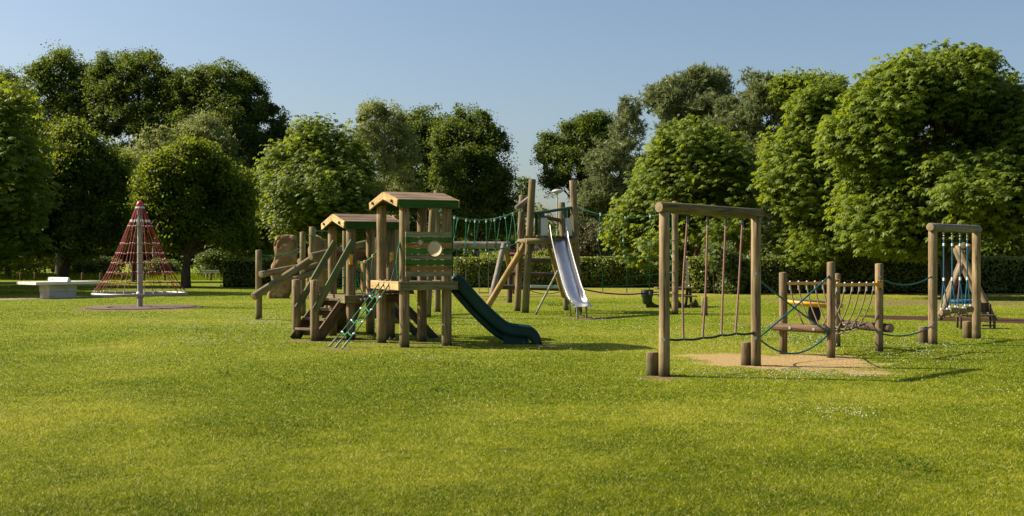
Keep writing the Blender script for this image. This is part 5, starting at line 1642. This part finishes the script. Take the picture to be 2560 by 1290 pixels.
make_tree('chestnut', 'horse_chestnut_tree', 52.5, 2130, ((2050, 290, 78, 82), (2000, 380, 85, 90), (2090, 370, 95, 100), (1975, 480, 75, 80), (2080, 490, 120, 95), (2030, 580, 110, 66), (2130, 600, 110, 55), (2010, 640, 70, 35)), "bright horse chestnut over the cradle bridge, its lowest leaves touching the posts", "tree", CHES, 21, clumps=4212, per=9, csize=.72, leaf=0.21, tr=.22, depth=1.35, zsp=.8)
make_tree('chestnut', 'horse_chestnut_tree', 45.5, 2370, ((2310, 220, 115, 84), (2400, 212, 92, 78), (2220, 272, 88, 76), (2465, 262, 85, 80), (2180, 350, 100, 90), (2330, 340, 150, 110), (2480, 370, 100, 110), (2240, 470, 130, 95), (2400, 480, 150, 90), (2180, 560, 90, 60), (2300, 590, 120, 50), (2470, 560, 110, 60)), "great horse chestnut, tallest tree on the right, spreading above the log step frame", "tree", CHES, 22, clumps=6458, per=9, csize=.74, leaf=0.22, tr=.32, depth=1.35, zsp=.8)
make_tree('chestnut', 'horse_chestnut_tree', 44, 2620, ((2600, 330, 90, 110), (2600, 480, 110, 90), (2680, 400, 140, 140), (2560, 560, 90, 50)), "horse chestnut mostly cut off by the right edge of the photo", "tree", CHES, 23, clumps=2246, per=9, csize=.74, leaf=0.22, tr=.32, depth=1.35, zsp=.8)
# mostly unseen maples, added past the left edge to shade the lawn
make_tree('maple', 'maple_tree', 50.5, -300, ((-330, 420, 190, 150), (-330, 540, 230, 110), (-190, 480, 120, 130), (-190, 590, 130, 50), (-400, 600, 150, 50)), "maple of the road side row outside the left edge, shading the table tennis lawn", "tree", MAPS, 24, clumps=1200, per=50, csize=.8, leaf=.22, tr=.35)
make_tree('maple', 'maple_tree', 66, -130, ((-110, 430, 130, 130), (-110, 540, 150, 100)), "maple of the road side row partly beyond the left edge, behind the dark horse chestnut", "tree", MAPS, 25, clumps=900, per=50, csize=.8, leaf=.22, tr=.35)
make_tree('maple', 'maple_tree', 60, -340, ((-340, 430, 180, 150), (-330, 560, 200, 110), (-300, 640, 170, 40)), "maple of the road side row well outside the left edge, next to the shading one", "tree", MAPS, 27, clumps=900, per=50, csize=.8, leaf=.22, tr=.35)
make_tree('maple', 'maple_tree', 72, -215, ((-215, 450, 150, 130), (-215, 570, 170, 100), (-200, 640, 150, 45)), "maple of the road side row outside the left edge, nearest the road", "tree", MAPS, 28, clumps=900, per=50, csize=.8, leaf=.22, tr=.35)
make_tree('maple', 'maple_tree', 76, 335, ((330, 480, 62, 95), (315, 580, 90, 70), (350, 560, 70, 90)), "dark narrow maple standing back between the large dark maple and the yellow topped one", "tree", MAPS, 29, clumps=700, per=55, csize=.6, leaf=.17, tr=.2)
make_tree('oak', 'oak_tree', 84, 640, ((630, 520, 62, 90), (650, 590, 80, 60), (610, 600, 70, 60)), "dark oak filling the gap right of the yellow topped maple, behind the leftmost log posts", "tree", OAKS, 30, clumps=800, per=46, csize=.6, leaf=.19, tr=.25)
make_tree('maple', 'maple_tree', 86, 20, ((10, 520, 110, 110), (60, 610, 110, 60), (-60, 600, 90, 70)), "dark maple standing back by the road, behind the horse chestnut of the left edge", "tree", MAPS, 31, clumps=900, per=50, csize=.8, leaf=.2, tr=.3)  # added to deepen the shade under the left-hand trees
# saplings by the lamp
make_tree('birch', 'willow_sapling', 78, 1357, ((1352, 535, 18, 24), (1368, 560, 24, 26), (1345, 580, 26, 30)), "thin pale willow sapling showing between the slide tower posts", "tree", None, 26, clumps=90, per=28, csize=.45, leaf=.16, tr=.05, bark='palebark')

# ------------------------------------------------------------------ shrubs
def make_shrub(name, kind, Z, ells_px, label, group, seed, clumps=120, per=40, csize=.4, leaf=.13, k=8):
    r = np.random.default_rng(seed); sc = Z / FPX
    E_ = []
    for e in ells_px:
        c = P(e[0], e[1], Z + r.uniform(-.3, .3)); E_.append((c.x, c.y, c.z, e[2] * sc, e[2] * sc * .8, e[3] * sc))
    lob = sub_lobes(r, E_, k, -.9, (.35, .55))
    pos, nrm, tone, out = leaf_cloud(r, lob, clumps, per, csize)
    keep = pos[:, 2] > .03; pos, nrm, tone = pos[keep], nrm[keep], tone[keep]
    vv = diamonds(r, pos, nrm, leaf, .6, .4)
    bx_, by_ = float(np.mean([e[0] for e in E_])), Z
    t = thing(name, V((bx_, by_, 0)), label, "shrub", group)
    raw_mesh("foliage", vv, 4, LEAF[kind], np.clip(.4 * tone + .6 * r.random(len(pos)), 0, 1), t)
    st_ = MB()
    for e in E_:
        for q_ in (-.3, 0, .3):
            st_.tube([V((e[0] + q_ * .4, by_, -.1)), V((e[0] + q_ * e[3], e[1], max(.3, e[2])))], [.04, .015], 5)
    st_.build("stem", M['bark'], t)
    return t
SH = "shrubs beyond the lawn"
make_shrub("shrub", 'shrub', 86, ((560, 645, 42, 36), (520, 660, 30, 28)), "sunlit leafy shrub right of the trunk under the yellow maple", SH, 40, 230, 40, .5, .15)
make_shrub("fern_bank", 'shrub', 88, ((410, 672, 50, 22), (360, 676, 30, 20)), "bank of pale ferns behind the red rope pyramid", SH, 41, 200, 36, .5, .17)
make_shrub("shrub", 'shrub', 88, ((210, 676, 45, 24), (270, 670, 30, 26)), "low leafy shrub behind the right half of the table tennis table", SH, 42, 190, 36, .5, .16)
make_shrub("shrub", 'maple', 90, ((60, 640, 80, 50),), "dark shrub under the horse chestnut at the left edge", SH, 43, 240, 36, .6, .16)
make_shrub("shrub", 'shrub', 90, ((640, 660, 50, 36), (690, 650, 40, 40)), "dim shrub behind the leftmost log post", SH, 44, 230, 36, .5, .16)
make_shrub("copper_shrub", 'copper', 96, ((226, 626, 26, 15), (180, 622, 16, 12)), "reddish copper leaved shrub under the large dark maple", SH, 45, 90, 30, .4, .17)
make_shrub("shrub", 'hedge', 72, ((1390, 640, 34, 13), (1355, 642, 20, 10)), "bright green shrub top rising over the hedge behind the steel slide", SH, 46, 110, 40, .35, .14)
make_shrub("shrub", 'hedge', 70, ((1232, 645, 26, 12), (1205, 650, 18, 9)), "rounded shrub top poking above the hedge behind the swing set", SH, 47, 90, 36, .35, .14)
make_shrub("conifer_shrub", 'drypine', 72, ((1475, 600, 48, 56), (1500, 640, 40, 40)), "brownish conifer shrub over the hedge right of the steel slide", SH, 48, 300, 40, .5, .15)
make_shrub("shrub", 'shrub', 50.5, ((1795, 655, 45, 45), (1840, 690, 40, 40)), "broad leaved shrub in the shade below the middle horse chestnut", SH, 49, 260, 36, .45, .15)
make_shrub("shrub", 'shrub', 64, ((1985, 610, 40, 45), (1965, 650, 40, 40)), "pale shrub behind the yellow railed cradle bridge", SH, 50, 240, 36, .5, .15)

# far woods behind everything, seen only as a dark mass through the gaps
def far_wood():
    r = np.random.default_rng(90); L = []
    for px in np.arange(-250, 2900, 22):
        Z = r.uniform(108, 122); gap = 1290 < px < 1420
        top = (r.uniform(550, 575) if px > 640 else r.uniform(500, 540)) if not gap else r.uniform(606, 618)
        if 640 < px < 900: top -= 20
        c = P(px, (top + 672) / 2, Z); h = P(px, top, Z).z - c.z
        L.append(np.concatenate([[c.x, c.y, c.z], [2.1, 1.9, h], [0, -.3, .3]]))
    L = np.array(L)
    pos, nrm, tone, out = leaf_cloud(r, L, 6500, 18, 1.1)
    pos2 = L[r.integers(0, len(L), 26000), :3] + np.clip(r.normal(size=(26000, 3)), -2, 2) * np.array([1.2, 1.0, 1.1])
    pos = np.concatenate([pos, pos2]); nrm = np.concatenate([nrm, rand_dirs(r, 26000)]); pos[:, 2] = np.maximum(pos[:, 2], .1)
    return raw_mesh("distant_wood", diamonds(r, pos, nrm, .5, .7, .2), 4, LEAF['oak'], r.random(len(pos)) * .6)
tag(far_wood(), kind="stuff")

# ------------------------------------------------------------------ clipped hedges
def hedge(x0, x1, y, hgt, thick, label, seed, dens=520):
    r = np.random.default_rng(seed)
    t = thing("hedge", V(((x0 + x1) / 2, y, 0)), label, "hedge", "clipped hedges behind the playground")
    L = x1 - x0
    def top(x): return hgt + .06 * (fbm(x, np.zeros_like(x) + y, .5, seed) - .5) * 2
    n1 = int(L * hgt * dens); n2 = int(L * thick * dens * .8)
    x = r.uniform(x0, x1, n1); z = r.uniform(0.05, 1, n1) * top(x)
    bul = .5 * (fbm(x, z * 1.7, 1.1, seed + 3) - .5)
    yy = y - thick / 2 - bul - np.abs(r.normal(0, .13, n1)) + .10 * np.clip((z - hgt + .15) / .15, 0, 1)
    p1 = np.stack([x, yy, z], 1); q1 = unit(np.array([-.25, -.8, .45]) + 1.1 * r.normal(size=(n1, 3)))
    x = r.uniform(x0, x1, n2); yy = y + r.uniform(-.5, .5, n2) * thick
    p2 = np.stack([x, yy, top(x) + r.normal(0, .025, n2)], 1); q2 = unit(np.array([0, -.2, 1.0]) + .6 * r.normal(size=(n2, 3)))
    n3 = int(n1 * .35)
    x = r.uniform(x0, x1, n3); p3 = np.stack([x, y + thick / 2 + r.normal(0, .04, n3), r.uniform(.05, 1, n3) * top(x)], 1); q3 = unit(np.array([0, 1, .35]) + .7 * r.normal(size=(n3, 3)))
    pos = np.concatenate([p1, p2, p3]); nrm = np.concatenate([q1, q2, q3])
    raw_mesh("foliage", diamonds(r, pos, nrm, .105, .72, .25), 4, LEAF['hedge'], np.clip(r.random(len(pos)) ** 1.2, 0, 1), t)
    MB().box(((x0 + x1) / 2, y, (hgt - .1) / 2), (L - .1, thick - .22, hgt - .12)).build("hedge_core", M['dark_core'], t)  # solid box, near-black to stand in for the shaded inside of the hedge
M['dark_core'] = plain("hedge_shade_core", (0.012, 0.016, 0.006), .95, var=.5, scale=6)
hx = lambda px, Z: (px - CX) * Z / FPX
hedge(hx(560, 63), hx(1130, 63), 63, 1.55, 1.1, "clipped hedge on the left, half hidden behind the play tower and boulders", 60, 300)
hedge(hx(1132, 62.2), hx(1712, 62.2), 62.2, 1.62, 1.1, "sunny clipped hedge behind the steel slide and swing set", 61)
hedge(hx(1716, 52), hx(2760, 52), 52, 1.62, 1.1, "shaded dark hedge under the great horse chestnut on the right", 62, 300)

# ------------------------------------------------------------------ road verge, bollards, street sign, lamps, outbuildings
def verge():
    r = np.random.default_rng(71); N = 30000
    x = r.uniform(-46, -17, N); y = r.uniform(82, 92, N)
    s = fbm(x, y, .5, 72)
    h = (.16 + .45 * r.random(N) ** 2) * (.4 + 1.1 * s) * np.clip((y - 81.5) / 3, .25, 1)
    w = .02 + .02 * r.random(N); th = r.random(N) * 6.28; la = r.random(N) * 6.28; le = .5 * h * r.random(N)
    b_ = np.stack([x, y, np.zeros(N)], 1); sd = np.stack([np.cos(th) * w, np.sin(th) * w, 0 * w], 1)
    tp = b_ + np.stack([np.cos(la) * le, np.sin(la) * le, h], 1)
    return raw_mesh("long_grass", np.stack([b_ - sd, b_ + sd, tp], 1), 3, M['blade'], np.clip(.15 + .45 * r.random(N) + .3 * (s - .5), 0, 1))
tag(verge(), kind="stuff")
BOL = [(52, 'behind the left end of the table tennis table'), (88, 'seen just above the table tennis tabletop'), (206, 'right of the table tennis net slab'), (252, 'left of the rope pyramid ropes'), (306, 'seen through the left ropes of the red pyramid'), (360, 'behind the pole of the red pyramid'),
       (412, 'seen through the right ropes of the red pyramid'), (527, 'below the left end of the street name sign'), (563, 'just right of the street name sign'), (612, 'between the street name sign and leftmost log post')]
for px, wh in BOL:
    p = P(px, 0, 81.0); p.z = 0
    t = log("bollard", p - UP * .1, p + UP * .55, .085, [M['brownboard'], M['end']], None, sides=10)
    tag(t, "low brown wooden bollard on the verge, " + wh, "bollard", "low bollards along the road verge")
sp_ = P(528, 0, 83.5); sp_.z = 0
sg = thing("street_sign", sp_, "low white street name sign on two thin legs beside the road", "street sign")
w_ = 39.5 * 83.5 / FPX
MB().box(sp_ + UP * .60, (w_, .03, .21)).build("sign_plate", M['sign_white'], sg, bevel=.004)
for k, dx in ((0, -.40), (1, .36)): MB().tube([sp_ + V((dx, .02, -.1)), sp_ + V((dx, .02, .52))], .028, 8).build("leg", M['sign_white'], sg)
rs = random.Random(4)
lt = MB(); x = -w_ / 2 + .09
while x < w_ / 2 - .1:
    if rs.random() < .14: x += .05
    k = rs.randrange(4)
    lt.box(sp_ + V((x, -.0175, .60)), (.012, .004, .085))
    if k in (0, 1): lt.box(sp_ + V((x + .036, -.0175, .60)), (.012, .004, .085))
    if k in (1, 2): lt.box(sp_ + V((x + .018, -.0175, .636)), (.024, .004, .013))
    if k in (0, 2, 3): lt.box(sp_ + V((x + .018, -.0175, .60)), (.024, .004, .012))
    if k == 3: lt.box(sp_ + V((x + .018, -.0175, .564)), (.024, .004, .013))
    x += .066
lt.build("lettering", M['sign_black'], sg)

def lamp(px, head_y, Z, rad, label):
    b_ = P(px, 0, Z); b_.z = 0
    top = P(px, head_y, Z)
    t = thing("street_lamp", b_, label, "street lamp", "street lamps behind the trees")
    MB().tube([b_ - UP * .2, b_ + UP * 1.2, V((top.x, top.y, top.z - .1))], [.075, .07, .045], 10).build("pole", M['lamp_grey'], t)
    hd = MB().lathe(top, [(.05, -.22), (.09, -.16), (rad * .96, -.03), (rad, .02), (rad * .8, .10), (rad * .4, .16), (.001, .18)], 24).build("lamp_head", M['lamp_grey'], t)
    return t
lamp(1393, 479, 80, .40, "slim street lamp with a flat round head between the slide tower posts")
lamp(668, 375, 88, .25, "street lamp with a small round head in front of the wide dark oak")

# low brick garages behind the hedge
m, nt, n, l, b = new_mat("red_brick")
tc = n.new("ShaderNodeTexCoord")
mp = n.new("ShaderNodeMapping"); mp.inputs["Rotation"].default_value = (math.radians(90), 0, 0); l.new(tc.outputs["Object"], mp.inputs["Vector"])
br = n.new("ShaderNodeTexBrick"); br.inputs["Scale"].default_value = 4.5
br.inputs["Color1"].default_value = (.26, .11, .07, 1); br.inputs["Color2"].default_value = (.18, .075, .05, 1); br.inputs["Mortar"].default_value = (.3, .26, .2, 1)
l.new(mp.outputs[0], br.inputs["Vector"]); l.new(br.outputs["Color"], b.inputs["Base Color"]); b.inputs["Roughness"].default_value = .9
M['brick'] = m
M['tile'] = plain("clay_tile", (.22, .085, .06), .85, var=.4, scale=5)
def garage(pxa, pxb, yeave, yridge, Z, label):
    sc = Z / FPX; xa, xb = (pxa - CX) * sc, (pxb - CX) * sc
    ze = EYE + (CY - yeave) * sc; zr = EYE + (CY - yridge) * sc; D = 4.5
    t = thing("garage", V(((xa + xb) / 2, Z, 0)), label, "garage", "brick garages behind the hedge")
    MB().box(((xa + xb) / 2, Z + D / 2, ze / 2), (xb - xa, D, ze)).build("wall", M['brick'], t)
    rf = MB()
    nt_ = 40
    for sgn, ya in ((1, Z - .25), (-1, Z + D + .25)):
        rows = []
        for k in range(nt_ * 2 + 1):
            x = xa - .2 + (xb - xa + .4) * k / (nt_ * 2)
            o = .035 * (k % 2)
            rows.append([V((x, ya + (Z + D / 2 - ya) * j / 6, ze - .02 + (zr - ze) * j / 6 + o + .02 * (j % 2))) for j in range(7)])
        rf.sheet(rows, smooth=False)
    rf.build("roof", M['tile'], t, solid=.03)
    MB().box(((xa + xb) / 2, Z - .27, ze - .06), (xb - xa + .4, .03, .16)).build("gutter_board", M['sign_black'], t)
    for k in (0.3, 0.7):
        MB().box((xa + (xb - xa) * k, Z - .01, ze * .42), (1.9, .05, ze * .8)).build("garage_door", M['brownboard'], t)
    return t
garage(1262, 1345, 636, 622, 84, "low brick garage with a red pantiled roof behind the swing set legs")
garage(1352, 1480, 630, 606, 92, "brick garage with plain wall seen above the hedge behind the steel slide")
